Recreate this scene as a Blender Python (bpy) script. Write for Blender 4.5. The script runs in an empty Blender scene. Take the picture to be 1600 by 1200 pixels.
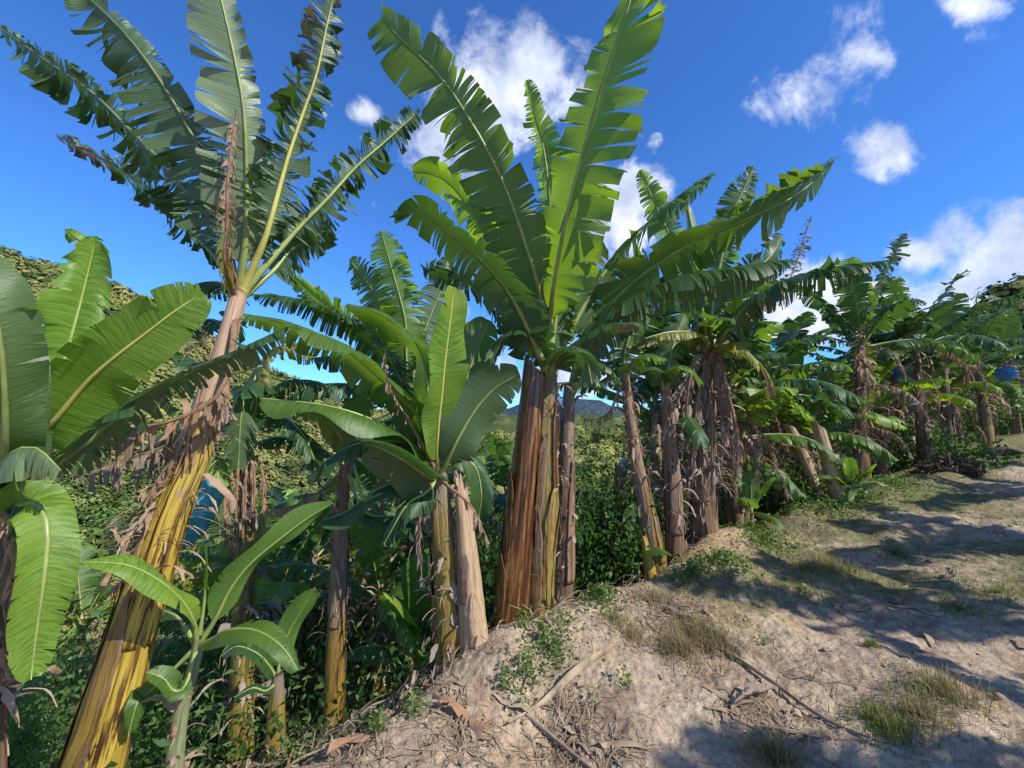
import bpy, math, random
import numpy as np
from mathutils import Vector, Matrix
R = math.radians
# ------------------------------------------------------------------ camera, world, sun, exposure
sc = bpy.context.scene
COL = sc.collection
CAM = np.array([0.0, 0.0, 1.65]); F = 667.0; PITCH = math.atan(55 / F)
cam = bpy.data.objects.new('camera', bpy.data.cameras.new('camera'))
cam.data.lens = 15.0; cam.data.sensor_width = 36.0; cam.data.clip_start = 0.05; cam.data.clip_end = 9000
cam.location = CAM; cam.rotation_euler = (R(90) + PITCH, 0, 0)
COL.objects.link(cam); sc.camera = cam
sc.view_settings.view_transform = 'Standard'; sc.view_settings.look = 'None'
sc.view_settings.exposure = 0.62; sc.view_settings.gamma = 1.0
sc.cycles.max_bounces = 8; sc.cycles.transparent_max_bounces = 8
sc.cycles.diffuse_bounces = 4; sc.cycles.transmission_bounces = 5; sc.cycles.glossy_bounces = 3
sc.cycles.use_denoising = True
SUN_AZ = R(122); SUN_EL = R(40)      # azimuth from +Y towards +X
SUNV = np.array([math.sin(SUN_AZ) * math.cos(SUN_EL), math.cos(SUN_AZ) * math.cos(SUN_EL), math.sin(SUN_EL)])
sun = bpy.data.objects.new('sun', bpy.data.lights.new('sun', 'SUN'))
sun.data.energy = 4.5; sun.data.angle = R(0.53); sun.data.color = (1.0, 0.93, 0.82)
sun.rotation_euler = Vector(SUNV).to_track_quat('Z', 'Y').to_euler(); COL.objects.link(sun)
f_ = np.array([0, math.cos(PITCH), math.sin(PITCH)]); u_ = np.array([0, -math.sin(PITCH), math.cos(PITCH)]); r_ = np.array([1.0, 0, 0])
def ray(px, py): return r_ * ((px - 800) / F) + u_ * ((600 - py) / F) + f_
def at(px, py, d): return CAM + ray(px, py) * d

class NT:
    """small helper for writing node trees"""
    def __init__(s, tree): s.t = tree; s.n = tree.nodes; s.l = tree.links
    def put(s, sock, v):
        if hasattr(v, 'is_output'): s.l.new(v, sock)
        elif isinstance(v, (tuple, list)) and len(v) == 3 and sock.type == 'RGBA': sock.default_value = (*v, 1)
        else: sock.default_value = v
    def node(s, typ, out=0, ins=None, **kw):
        n = s.n.new(typ)
        for k, v in kw.items(): setattr(n, k, v)
        for k, v in (ins or {}).items(): s.put(n.inputs[k], v)
        return n.outputs[out]
    def math(s, op, a, b=0.0, c=0.0, clamp=False):
        return s.node('ShaderNodeMath', ins={0: a, 1: b, 2: c}, operation=op, use_clamp=clamp)
    def vmath(s, op, a, b=(0, 0, 0), out=0): return s.node('ShaderNodeVectorMath', out, ins={0: a, 1: b}, operation=op)
    def mix(s, fac, a, b, mode='MIX'):
        n = s.n.new('ShaderNodeMix'); n.data_type = 'RGBA'; n.blend_type = mode
        s.put(n.inputs[0], fac); s.put(n.inputs[6], a); s.put(n.inputs[7], b); return n.outputs[2]
    def smooth(s, v, a, b, lo=0.0, hi=1.0):
        return s.node('ShaderNodeMapRange', ins={0: v, 1: a, 2: b, 3: lo, 4: hi}, interpolation_type='SMOOTHSTEP')
    def noise(s, vec, scale, detail=4, rough=0.55, out=0, dist=0.0):
        return s.node('ShaderNodeTexNoise', out, ins={'Vector': vec, 'Scale': scale, 'Detail': detail, 'Roughness': rough, 'Distortion': dist})
    def ramp(s, fac, stops):
        n = s.n.new('ShaderNodeValToRGB'); e = n.color_ramp.elements
        while len(e) < len(stops): e.new(0.5)
        for q, (p, c) in zip(e, stops): q.position = p; q.color = (*c, 1)
        s.put(n.inputs[0], fac); return n.outputs[0]

w = bpy.data.worlds.new('World'); sc.world = w; w.use_nodes = True
g = NT(w.node_tree); g.n.clear()
sky = g.n.new('ShaderNodeTexSky'); sky.sky_type = 'NISHITA'; sky.sun_disc = False
sky.sun_elevation = SUN_EL; sky.sun_rotation = SUN_AZ; sky.altitude = 1400; sky.air_density = 1.0; sky.dust_density = 0.3; sky.ozone_density = 2.5
SKYK = 0.135
dirv = g.vmath('NORMALIZE', g.node('ShaderNodeTexCoord', 0))
# clouds: (px, py, rx px, ry px, tilt deg, weight)
CL = [(745, 110, 105, 70, 20, .95), (850, 130, 80, 75, -30, 1.0), (740, 215, 120, 60, 0, .8), (960, 340, 70, 95, 20, 1.15), (700, 240, 60, 60, 0, .9), (1010, 320, 45, 60, 0, .9),
      (1330, 70, 80, 45, -45, 1.05), (1240, 155, 75, 40, -10, 1.05), (1390, 95, 50, 20, -15, .7), (1378, 240, 52, 42, -20, 1.35), (1515, 10, 60, 28, 0, .8), (1495, 128, 35, 12, -20, .6),
      (572, 172, 30, 22, 0, .85), (1025, 224, 13, 16, 0, .6), (1530, 60, 25, 14, 0, .5), (575, 318, 22, 14, 0, .5), (1510, 205, 28, 14, 0, .45),
      (1560, 385, 110, 60, -15, 1.2), (1590, 450, 120, 50, 0, 1.1), (1420, 398, 46, 20, -10, .95), (1290, 450, 110, 50, -10, 1.15), (1180, 500, 160, 50, 0, 1.1), (1000, 560, 160, 50, 0, 1.0),
      (900, 600, 150, 40, 0, .9), (1400, 520, 160, 60, 0, 1.0), (780, 560, 60, 50, 0, .7), (750, 480, 60, 30, 0, .6), (660, 20, 40, 25, 0, .45)]
n1 = g.noise(dirv, 8.5, 12, 0.62, dist=0.5); n2 = g.noise(dirv, 17.0, 8, 0.62)
tot = None
for (px, py, rx, ry, tl, wt) in CL:
    c = ray(px, py); L = np.linalg.norm(c); c = c / L
    e1 = ray(px + 1, py) - ray(px, py); a = R(tl)
    ex = r_ - c * (r_ @ c); ex /= np.linalg.norm(ex); ey = np.cross(c, ex)
    cs = 1 / (F * L)                              # radians per pixel here (roughly)
    ax = (ex * math.cos(a) - ey * math.sin(a)) / (rx * cs); ay = (ex * math.sin(a) + ey * math.cos(a)) / (ry * cs)
    d = g.vmath('SUBTRACT', dirv, tuple(c))
    p = g.vmath('DOT_PRODUCT', d, tuple(ax), 1); q = g.vmath('DOT_PRODUCT', d, tuple(ay), 1)
    rr = g.math('SQRT', g.math('ADD', g.math('MULTIPLY', p, p), g.math('MULTIPLY', q, q)))
    m = g.math('MULTIPLY', g.smooth(rr, 1.6, 0.0), wt)
    tot = m if tot is None else g.math('ADD', tot, m)
# broken cloud field added out of view behind the camera, as neutral fill light
sd = g.n.new('ShaderNodeSeparateXYZ'); g.put(sd.inputs[0], dirv)
back = g.math('MULTIPLY', g.smooth(sd.outputs[1], -.05, -.45), g.smooth(g.vmath('DOT_PRODUCT', dirv, tuple(SUNV), 1), .96, .80))
tot = g.math('ADD', tot, g.math('MULTIPLY', back, .75))
tot = g.math('MINIMUM', tot, 1.3)
nn = g.math('MULTIPLY', g.smooth(tot, 0.0, .35), g.math('ADD', g.math('MULTIPLY', g.math('SUBTRACT', n1, 0.5), 3.0), g.math('MULTIPLY', g.math('SUBTRACT', n2, 0.5), 1.6)))
dens = g.smooth(g.math('ADD', tot, nn), 0.40, 1.35)
dens = g.math('MULTIPLY', dens, 0.96)
shade = g.noise(g.vmath('ADD', dirv, tuple(-SUNV * 0.05)), 6.5, 9, 0.6)
ccol = g.mix(g.smooth(shade, 0.32, 0.66), (0.72, 0.76, 0.84), (0.36, 0.42, 0.58))
skyc = g.mix(1.0, g.vmath('SCALE', sky.outputs[0]), (0.36, 0.72, 1.20), 'MULTIPLY')
g.t.nodes[skyc.node.inputs[6].links[0].from_node.name].inputs[3].default_value = SKYK
elev = g.node('ShaderNodeSeparateXYZ', 2, ins={0: dirv})
col = g.mix(dens, skyc, ccol)
bg = g.n.new('ShaderNodeBackground'); g.put(bg.inputs[0], col); bg.inputs[1].default_value = 1.0
out = g.n.new('ShaderNodeOutputWorld'); g.l.new(bg.outputs[0], out.inputs[0])

# ------------------------------------------------------------------ noise + terrain
def _h(ix, iy, s):
    n = (ix.astype(np.int64) * 374761393 + iy.astype(np.int64) * 668265263 + s * 1442695041) & 0xffffffff
    n = ((n ^ (n >> 13)) * 1274126177) & 0xffffffff
    return ((n ^ (n >> 16)) & 0xffff) / 65535.0
def vnoise(x, y, s=0):
    x = np.asarray(x, float); y = np.asarray(y, float)
    ix = np.floor(x); iy = np.floor(y); fx = x - ix; fy = y - iy
    fx = fx * fx * (3 - 2 * fx); fy = fy * fy * (3 - 2 * fy)
    a = _h(ix, iy, s); b = _h(ix + 1, iy, s); c = _h(ix, iy + 1, s); d = _h(ix + 1, iy + 1, s)
    return (a + (b - a) * fx) * (1 - fy) + (c + (d - c) * fx) * fy - 0.5
def fbm(x, y, f, o=4, s=0, g=0.5):
    x = np.asarray(x, float); y = np.asarray(y, float)
    t = 0; a = 1.0
    for k in range(o): t = t + a * vnoise(x * f + 17.3 * k, y * f - 9.1 * k, s + k); a *= g; f *= 2.03
    return t
def sst(a, b, v):
    t = np.clip((v - a) / (b - a), 0, 1); return t * t * (3 - 2 * t)
def edge_s(x, y):
    ye = 2.75 + 0.85 * np.minimum(x, 2.5) + 0.64 * np.maximum(x - 2.5, 0)
    return (y - ye) * 0.78
RIDGE = ([-3, -1.6, -1.2, -1.05, -.85, -.72, -.62, -.4, -.1, .25, .8, 1.05, 1.15, 1.3, 2.0], [.1, .5, .415, .385, .285, .215, .15, .05, -.01, -.005, .02, .2, .32, .36, .3])
def base_h(x, y):
    x = np.asarray(x, float); y = np.asarray(y, float)
    t = 0.8 * x + 0.6 * y
    zp = 0.075 * np.clip(t - 1.2, 0, 15) + 0.01 * np.maximum(t - 16, 0)
    s = edge_s(x, y)
    sp = np.maximum(s, 0)
    drop = 0.58 * np.minimum(sp, 2.2) * sst(0, .5, sp) + 0.30 * np.clip(sp - 2.2, 0, 24)
    near = zp - drop
    r = np.hypot(x, y); a = x / np.maximum(y, 1e-3); a = np.where(y <= 0, np.where(x > 0, 2.0, -3.0), a)
    rd = np.interp(a, *RIDGE); q = 1 / np.sqrt(1 + np.minimum(a * a, 2.5)); rd = rd * q - .035
    e = -.27 + (rd + .27) * np.clip((r - 26) / 140, 0, 1) ** 0.75 - 0.35 * np.clip((r - 180) / 200, 0, 1)
    far = 1.65 + e * r
    k = sst(20, 34, r) * np.where(y > -5, 1.0, 0.0) * sst(0, 6, s)
    return near * (1 - k) + far * k
RES = []   # filled with residuals (x, y, dz, sigma)
def ground_h(x, y, detail=True):
    x = np.asarray(x, float); y = np.asarray(y, float)
    z = base_h(x, y)
    for (a, b, dz, sg) in RES: z = z + dz * np.exp(-((x - a) ** 2 + (y - b) ** 2) / (2 * sg * sg))
    r = np.hypot(x, y); k = 1 - sst(14, 30, r)
    s = edge_s(x, y)
    z = z + k * (0.10 * fbm(x, y, 0.9, 3, 5) + 0.055 * fbm(x, y, 3.6, 4, 9)) * sst(.25, 1.0, r / 2.5)
    z = z + k * 0.10 * np.exp(-((s + 0.35) / 0.30) ** 2) * (0.6 + 1.2 * fbm(x, y, 1.3, 2, 31))        # low berm at the brink
    u = 0.8 * x + 0.62 * y; v = -0.62 * x + 0.8 * y
    z = z - k * 0.09 * np.exp(-((v + 0.75 + 0.25 * np.sin(u * .9)) / 0.22) ** 2) - k * 0.06 * np.exp(-((v + 2.3 + 0.2 * np.sin(u * .7 + 1)) / 0.25) ** 2)   # ruts
    if detail:
        z = z + k * (0.018 * np.abs(fbm(x, y, 13, 3, 21)) + 0.010 * fbm(x, y, 42, 2, 22))
    z = z + sst(30, 60, r) * 3.0 * fbm(x, y, 0.05, 4, 40)
    return z
def G(x, y): return float(ground_h(x, y))
def gnd(px, py):
    d = ray(px, py); t = 0.4
    while t < 40:
        p = CAM + d * t
        if p[2] < G(p[0], p[1]): return np.array([p[0], p[1], G(p[0], p[1])])
        t *= 1.012
    return p

# ------------------------------------------------------------------ mesh helpers
def mesh_obj(name, V, Fc, mat, parent=None, uv=None, attrs=None, smooth=True, mats=None, midx=None):
    me = bpy.data.meshes.new(name)
    V = np.asarray(V, np.float32); Fc = np.asarray(Fc, np.int32)
    me.vertices.add(len(V)); me.vertices.foreach_set('co', V.ravel())
    nf, k = Fc.shape
    me.loops.add(nf * k); me.loops.foreach_set('vertex_index', Fc.ravel())
    me.polygons.add(nf); me.polygons.foreach_set('loop_start', np.arange(0, nf * k, k, dtype=np.int32))
    try: me.polygons.foreach_set('loop_total', np.full(nf, k, np.int32))
    except Exception: pass
    me.update(calc_edges=True)
    me.polygons.foreach_set('use_smooth', np.full(nf, smooth))
    if uv is not None:
        l = me.uv_layers.new(name='UVMap'); l.data.foreach_set('uv', np.asarray(uv, np.float32)[Fc.ravel()].ravel())
    for an, av in (attrs or {}).items():
        a = me.attributes.new(an, 'FLOAT', 'POINT'); a.data.foreach_set('value', np.asarray(av, np.float32))
    if mats:
        for m in mats: me.materials.append(m)
        me.polygons.foreach_set('material_index', np.asarray(midx, np.int32))
    else: me.materials.append(mat)
    me.validate()
    o = bpy.data.objects.new(name, me); COL.objects.link(o)
    if parent is not None:
        o.parent = parent; o.matrix_parent_inverse = parent.matrix_basis.inverted()
    return o
def tag(o, label=None, cat=None, group=None, kind=None):
    if label: o['label'] = label
    if cat: o['category'] = cat
    if group: o['group'] = group
    if kind: o['kind'] = kind
    return o
def empty(name, loc, label=None, cat=None, group=None):
    o = bpy.data.objects.new(name, None); o.location = Vector([float(c) for c in loc]); o.empty_display_size = 0.2
    COL.objects.link(o)
    return tag(o, label, cat, group)
def copy_tree(o, parent=None):
    c = o.copy(); COL.objects.link(c); c.parent = parent
    for ch in list(o.children): copy_tree(ch, c)
    return c
def cat_parts(parts):
    V = []; Fc = []; U = []; A = []; n = 0
    for p in parts:
        V.append(p[0]); Fc.append(np.asarray(p[1]) + n); n += len(p[0])
        U.append(p[2] if len(p) > 2 and p[2] is not None else np.zeros((len(p[0]), 2)))
        A.append(p[3] if len(p) > 3 and p[3] is not None else np.zeros(len(p[0])))
    return np.concatenate(V), np.concatenate(Fc), np.concatenate(U), np.concatenate(A)
def spline(P, n):
    P = np.asarray(P, float)
    if len(P) == 2: P = np.array([P[0], (P[0] + P[1]) / 2, P[1]])
    Q = np.vstack([2 * P[0] - P[1], P, 2 * P[-1] - P[-2]]); out = []
    for i in range(len(P) - 1):
        p0, p1, p2, p3 = Q[i:i + 4]
        t = np.linspace(0, 1, 24, endpoint=False)[:, None]
        out.append(0.5 * (2 * p1 + (p2 - p0) * t + (2 * p0 - 5 * p1 + 4 * p2 - p3) * t * t + (3 * p1 - p0 - 3 * p2 + p3) * t ** 3))
    out.append(P[-1:]); C = np.vstack(out)
    d = np.r_[0, np.cumsum(np.linalg.norm(np.diff(C, axis=0), axis=1))]
    s = np.linspace(0, d[-1], n)
    return np.stack([np.interp(s, d, C[:, k]) for k in range(3)], 1), d[-1]
def nrm(a): return a / np.maximum(np.linalg.norm(a, axis=-1, keepdims=True), 1e-9)
def tube(P, rad, seg=8, prof=None, n=None, flat=1.0, ref=None):
    C, L = spline(P, n or 12); n = len(C)
    rad = np.interp(np.linspace(0, 1, n), np.linspace(0, 1, len(rad)), rad)
    T = nrm(np.gradient(C, axis=0)); ref = np.array([0.3, 0.9, 0.1]) if ref is None else ref
    A = nrm(np.cross(T, ref)); B = np.cross(T, A)
    th = np.linspace(0, 2 * math.pi, seg, endpoint=False)
    rr = rad[:, None] * np.ones((n, seg))
    if prof is not None: rr = rr * prof(np.linspace(0, 1, n)[:, None], th[None, :])
    V = C[:, None] + rr[..., None] * (np.cos(th)[None, :, None] * A[:, None] + flat * np.sin(th)[None, :, None] * B[:, None])
    V = V.reshape(-1, 3); i = np.arange(n - 1)[:, None] * seg; j = np.arange(seg)[None, :]; j2 = (j + 1) % seg
    Fc = np.stack([i + j, i + j2, i + seg + j2, i + seg + j], -1).reshape(-1, 4)
    uv = np.stack([np.tile(np.abs((th / math.pi) - 1) * 1.0 , n), np.repeat(np.linspace(0, L, n), seg)], 1)
    # caps
    V = np.vstack([V, C[0], C[-1]]); c0 = len(V) - 2; k = np.arange(seg); k2 = (k + 1) % seg; b = (n - 1) * seg
    Fc = np.vstack([Fc, np.stack([k2, k, np.full(seg, c0), np.full(seg, c0)], 1)[:, [0, 1, 2, 2]] if False else np.empty((0, 4), int)])
    cap = []
    for q in range(0, seg - 1, 1):
        pass
    h = seg // 2
    for q in range(h - 1):      # quad caps across the ring
        cap.append([q, q + 1, seg - 2 - q, seg - 1 - q] if q + 1 < seg - 2 - q else None)
    cap = [c for c in cap if c]
    cap2 = [[b + c for c in cc[::-1]] for cc in cap]
    if cap: Fc = np.vstack([Fc, cap, cap2])
    uv = np.vstack([uv, [0, 0], [0, L]])
    return V, Fc, uv, np.r_[np.repeat(np.linspace(0, 1, n), seg), 0, 1]

# ------------------------------------------------------------------ materials
M = {}
def newmat(name):
    m = bpy.data.materials.new(name); m.use_nodes = True; M[name] = m
    t = NT(m.node_tree); t.n.clear(); t.out = t.n.new('ShaderNodeOutputMaterial'); return t
def princ(t, **kw):
    b = t.n.new('ShaderNodeBsdfPrincipled')
    for k, v in kw.items(): t.put(b.inputs[k.replace('_', ' ')], v)
    return b
def leaf_mat(name, up, low, glow, tr=0.38, rough=0.36, dry=(0.15, 0.095, 0.06), vein=90.0, spec=0.5, brown=0.55, yel=0.0):
    t = newmat(name)
    uv = t.node('ShaderNodeUVMap'); sep = t.n.new('ShaderNodeSeparateXYZ'); t.put(sep.inputs[0], uv)
    u = t.math('ABSOLUTE', sep.outputs[0]); v = sep.outputs[1]
    rnd = t.node('ShaderNodeObjectInfo', 5)
    pos = t.node('ShaderNodeTexCoord', 3)
    cv = t.node('ShaderNodeCombineXYZ', ins={0: t.math('MULTIPLY', u, 1.2), 1: t.math('MULTIPLY', v, vein), 2: rnd})
    stri = t.noise(cv, 1.0, 3, 0.6)
    blot = t.noise(pos, 3.0, 4, 0.6)
    fine = t.noise(pos, 14.0, 3, 0.6)
    upc = t.mix(t.smooth(stri, .3, .7), tuple(c * .60 for c in up), tuple(c * 1.36 for c in up))
    upc = t.mix(t.smooth(blot, .45, .75), upc, tuple(np.array(up) * (1.5, 1.15, .9)))
    c = t.mix(t.node('ShaderNodeNewGeometry', 6), upc, low)
    hsv = t.node('ShaderNodeHueSaturation', ins={'Hue': t.math('ADD', 0.485, t.math('MULTIPLY', rnd, 0.03)), 'Saturation': t.math('ADD', .85, t.math('MULTIPLY', rnd, .25)), 'Value': t.math('ADD', .78, t.math('MULTIPLY', rnd, .45)), 'Color': c})
    if yel > 0: hsv = t.mix(t.math('MULTIPLY', t.smooth(t.math('ADD', t.math('MULTIPLY', u, .5), blot), .62, .95), yel), hsv, (0.50, 0.34, 0.03))
    # dry brown margin, brown tips
    at_dry = t.node('ShaderNodeAttribute', 2, attribute_name='dry', attribute_type='GEOMETRY')
    spot = t.smooth(t.noise(pos, 38.0, 2, .5), .70, .76, 0, .75)
    mk = t.math('MAXIMUM', spot, t.math('MAXIMUM', t.smooth(t.math('ADD', u, t.math('MULTIPLY', fine, .5)), 1.17, 1.3, 0, brown), t.smooth(t.math('ADD', at_dry, t.math('MULTIPLY', t.math('SUBTRACT', blot, .5), 1.2)), .45, .65)))
    b = princ(t, Base_Color=c, Roughness=t.math('ADD', rough, t.math('MULTIPLY', fine, .2)), Specular_IOR_Level=spec)
    bump = t.n.new('ShaderNodeBump'); bump.inputs['Strength'].default_value = 0.6; bump.inputs['Distance'].default_value = 0.006
    t.put(bump.inputs['Height'], stri); t.l.new(bump.outputs[0], b.inputs['Normal'])
    tl = t.n.new('ShaderNodeBsdfTranslucent'); t.put(tl.inputs[0], t.mix(mk, t.mix(t.smooth(stri, .3, .7), glow, tuple(x * .8 for x in glow)), tuple(x * 1.1 for x in dry)))
    mx = t.n.new('ShaderNodeMixShader'); mx.inputs[0].default_value = tr
    t.l.new(b.outputs[0], mx.inputs[1]); t.l.new(tl.outputs[0], mx.inputs[2]); t.l.new(mx.outputs[0], t.out.inputs[0])
leaf_mat('leaf', (0.060, 0.130, 0.022), (0.085, 0.140, 0.048), (0.22, 0.40, 0.020))
leaf_mat('leaf_dark', (0.030, 0.080, 0.022), (0.070, 0.122, 0.052), (0.09, 0.22, 0.02), tr=0.28)
leaf_mat('leaf_pale', (0.09, 0.14, 0.06), (0.17, 0.23, 0.12), (0.15, 0.25, 0.06), tr=0.25)
leaf_mat('leaf_young', (0.145, 0.27, 0.040), (0.11, 0.20, 0.045), (0.38, 0.60, 0.022), tr=0.46)
leaf_mat('leaf_yellow', (0.17, 0.19, 0.035), (0.20, 0.20, 0.05), (0.55, 0.50, 0.04), tr=0.42, yel=.8)
leaf_mat('dry', (0.30, 0.20, 0.135), (0.38, 0.27, 0.19), (0.38, 0.22, 0.12), tr=0.22, rough=.8, vein=160, spec=.15, dry=(.16, .09, .05))
leaf_mat('dry_grey', (0.25, 0.20, 0.165), (0.32, 0.26, 0.21), (0.26, 0.18, 0.12), tr=0.15, rough=.85, vein=160, spec=.12, dry=(.12, .08, .055))
def simple(name, col, rough=.6, col2=None, sc_=20, spec=.3, stretch=(1, 1, 1), bump=.2, tr=None):
    t = newmat(name); pos = t.node('ShaderNodeTexCoord', 3)
    v = t.vmath('MULTIPLY', pos, stretch); n = t.noise(v, sc_, 5, .62)
    c = t.mix(t.smooth(n, .3, .7), col, col2 or tuple(x * .55 for x in col))
    b = princ(t, Base_Color=c, Roughness=rough, Specular_IOR_Level=spec)
    bp = t.n.new('ShaderNodeBump'); bp.inputs['Strength'].default_value = bump; bp.inputs['Distance'].default_value = .01
    t.put(bp.inputs['Height'], n); t.l.new(bp.outputs[0], b.inputs['Normal'])
    if tr:
        tl = t.n.new('ShaderNodeBsdfTranslucent'); t.put(tl.inputs[0], tr); mx = t.n.new('ShaderNodeMixShader'); mx.inputs[0].default_value = .35
        t.l.new(b.outputs[0], mx.inputs[1]); t.l.new(tl.outputs[0], mx.inputs[2]); t.l.new(mx.outputs[0], t.out.inputs[0])
    else: t.l.new(b.outputs[0], t.out.inputs[0])
simple('rib', (0.27, 0.32, 0.10), .4, (0.17, 0.22, 0.06), 6, .5)
simple('rib_yellow', (0.55, 0.52, 0.14), .4, (0.42, 0.40, 0.10), 6, .5)
simple('rib_dark', (0.16, 0.20, 0.07), .45, (0.10, 0.13, 0.04), 6, .5)
simple('rib_dry', (0.26, 0.17, 0.11), .8, (0.15, 0.09, 0.055), 25, .15)
simple('foliage', (0.042, 0.098, 0.020), .5, (0.022, 0.058, 0.013), 1.5, .4, tr=(0.17, 0.32, 0.03))
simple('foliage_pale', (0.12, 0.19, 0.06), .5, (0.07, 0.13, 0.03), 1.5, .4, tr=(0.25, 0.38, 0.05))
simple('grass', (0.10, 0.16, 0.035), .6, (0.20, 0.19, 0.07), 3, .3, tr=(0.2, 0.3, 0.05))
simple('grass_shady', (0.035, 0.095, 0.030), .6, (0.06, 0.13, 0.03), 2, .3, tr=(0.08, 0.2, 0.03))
simple('grass_dry', (0.36, 0.29, 0.16), .75, (0.22, 0.20, 0.09), 3, .2, tr=(0.3, 0.25, 0.1))
simple('straw', (0.38, 0.30, 0.21), .8, (0.20, 0.145, 0.10), 9, .15)
simple('litter', (0.36, 0.28, 0.20), .85, (0.16, 0.115, 0.075), 16, .12)
simple('clod', (0.33, 0.26, 0.19), .95, (0.20, 0.145, 0.10), 20, .1)
simple('wood', (0.13, 0.10, 0.075), .85, (0.07, 0.05, 0.04), 30, .15)
simple('rock', (0.22, 0.17, 0.14), .9, (0.12, 0.09, 0.075), .25, .15, bump=.6)

def stem_mat(name, stops, streak=11.0, drycol=(0.30, 0.21, 0.15), dry_from=0.6, dry_amt=.8, rough=.42, blot=(0.05, 0.022, 0.012), blotk=.35, spec=.5):
    t = newmat(name)
    sep = t.n.new('ShaderNodeSeparateXYZ'); t.put(sep.inputs[0], t.node('ShaderNodeUVMap'))
    u, v = sep.outputs[0], sep.outputs[1]
    cv = t.node('ShaderNodeCombineXYZ', ins={0: t.math('MULTIPLY', u, streak), 1: t.math('MULTIPLY', v, 1.3), 2: 0.0})
    s1 = t.noise(cv, 1.0, 5, .6, dist=.35)
    cv2 = t.node('ShaderNodeCombineXYZ', ins={0: t.math('MULTIPLY', u, streak * .35), 1: t.math('MULTIPLY', v, 3.0), 2: 4.0})
    s2 = t.noise(cv2, 1.0, 6, .65)
    cv3 = t.node('ShaderNodeCombineXYZ', ins={0: t.math('MULTIPLY', u, streak * 7), 1: t.math('MULTIPLY', v, 5), 2: 9.0})
    s3 = t.noise(cv3, 1.0, 4, .6)
    c = t.ramp(s1, stops)
    c = t.mix(t.smooth(t.math('ADD', t.math('MULTIPLY', s2, .7), t.math('MULTIPLY', s3, .3)), .52, .60, 0, blotk), c, blot)
    c = t.mix(t.smooth(s3, .35, .7, 0, .45), c, t.mix(1.0, c, (.45, .36, .28), 'MULTIPLY'))
    vn = t.node('ShaderNodeAttribute', 2, attribute_name='dry', attribute_type='GEOMETRY')
    dk = t.smooth(t.math('ADD', vn, t.math('MULTIPLY', t.math('SUBTRACT', s2, .5), 1.1)), dry_from, dry_from + .16, 0, dry_amt)
    dc = t.mix(t.smooth(s3, .3, .7), tuple(x * .55 for x in drycol), tuple(x * 1.25 for x in drycol))
    c = t.mix(dk, c, dc)
    b = princ(t, Base_Color=c, Roughness=t.math('ADD', rough, t.math('MULTIPLY', dk, .35)), Specular_IOR_Level=spec)
    bp = t.n.new('ShaderNodeBump'); bp.inputs['Strength'].default_value = .55; bp.inputs['Distance'].default_value = .012
    t.put(bp.inputs['Height'], t.math('ADD', s1, t.math('MULTIPLY', s3, .5))); t.l.new(bp.outputs[0], b.inputs['Normal']); t.l.new(b.outputs[0], t.out.inputs[0])
DK = (0.035, 0.018, 0.012)
stem_mat('stem_yellow', [(0.34, (.035, .018, .010)), (.42, (.14, .075, .018)), (.48, (.42, .30, .045)), (.57, (.52, .40, .08)), (.62, (.17, .075, .018))], dry_from=.62, drycol=(.46, .30, .22), blotk=.9)
stem_mat('stem_mix', [(0.30, (.05, .028, .012)), (.42, (.16, .09, .02)), (.52, (.28, .20, .045)), (.60, (.20, .11, .035)), (.70, (.08, .04, .02))], dry_from=.38, drycol=(.24, .16, .12), blotk=.85)
stem_mat('stem_red', [(0.36, (.018, .007, .004)), (.46, (.065, .022, .009)), (.53, (.14, .052, .017)), (.585, (.29, .17, .045)), (.62, (.07, .024, .010))], dry_from=1.5, blotk=.9, rough=.28, spec=.6)
stem_mat('stem_olive', [(0.30, (.04, .028, .016)), (.42, (.15, .11, .03)), (.52, (.26, .22, .05)), (.62, (.20, .10, .04)), (.74, (.10, .05, .025))], dry_from=.72, drycol=(.20, .15, .12), blotk=.6)
stem_mat('stem_brown', [(0.30, (.035, .022, .015)), (.42, (.11, .065, .04)), (.54, (.22, .14, .085)), (.66, (.33, .22, .15)), (.78, (.10, .06, .035))], dry_from=.5, drycol=(.22, .165, .13), blotk=.5, rough=.6, spec=.3)
stem_mat('stem_green', [(0.30, (.10, .12, .06)), (.45, (.20, .25, .12)), (.6, (.28, .30, .16)), (.75, (.14, .10, .06))], dry_from=2, blotk=.35)
stem_mat('sheath_pale', [(0.30, (.16, .10, .06)), (.42, (.36, .25, .16)), (.55, (.46, .34, .22)), (.68, (.38, .25, .15)), (.8, (.2, .12, .07))], dry_from=2, blotk=.3, spec=.3)
stem_mat('cut_face', [(0.30, (.25, .15, .08)), (.5, (.45, .33, .2)), (.75, (.3, .2, .12))], dry_from=2)

t = newmat('soil')
pos = t.node('ShaderNodeTexCoord', 3)
big = t.noise(pos, .7, 5, .6); mid = t.noise(pos, 3.2, 6, .65); fin = t.noise(pos, 26, 6, .7); mot = t.noise(pos, 9, 5, .7)
c = t.ramp(mid, [(.32, (.24, .175, .125)), (.45, (.37, .295, .220)), (.56, (.44, .345, .245)), (.70, (.51, .425, .315))])
c = t.mix(t.smooth(big, .50, .62, 0, .55), c, (.40, .265, .135))
c = t.mix(t.smooth(fin, .42, .66, 0, .6), c, t.mix(1.0, c, (.52, .47, .42), 'MULTIPLY'))
ga = t.node('ShaderNodeAttribute', 2, attribute_name='green', attribute_type='GEOMETRY')
gk = t.smooth(t.math('ADD', ga, t.math('MULTIPLY', t.math('SUBTRACT', mot, .5), 1.3)), .35, .7, 0, .85)
gc = t.mix(t.smooth(fin, .4, .6), (.075, .095, .032), (.19, .165, .085))
c = t.mix(gk, c, gc)
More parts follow.
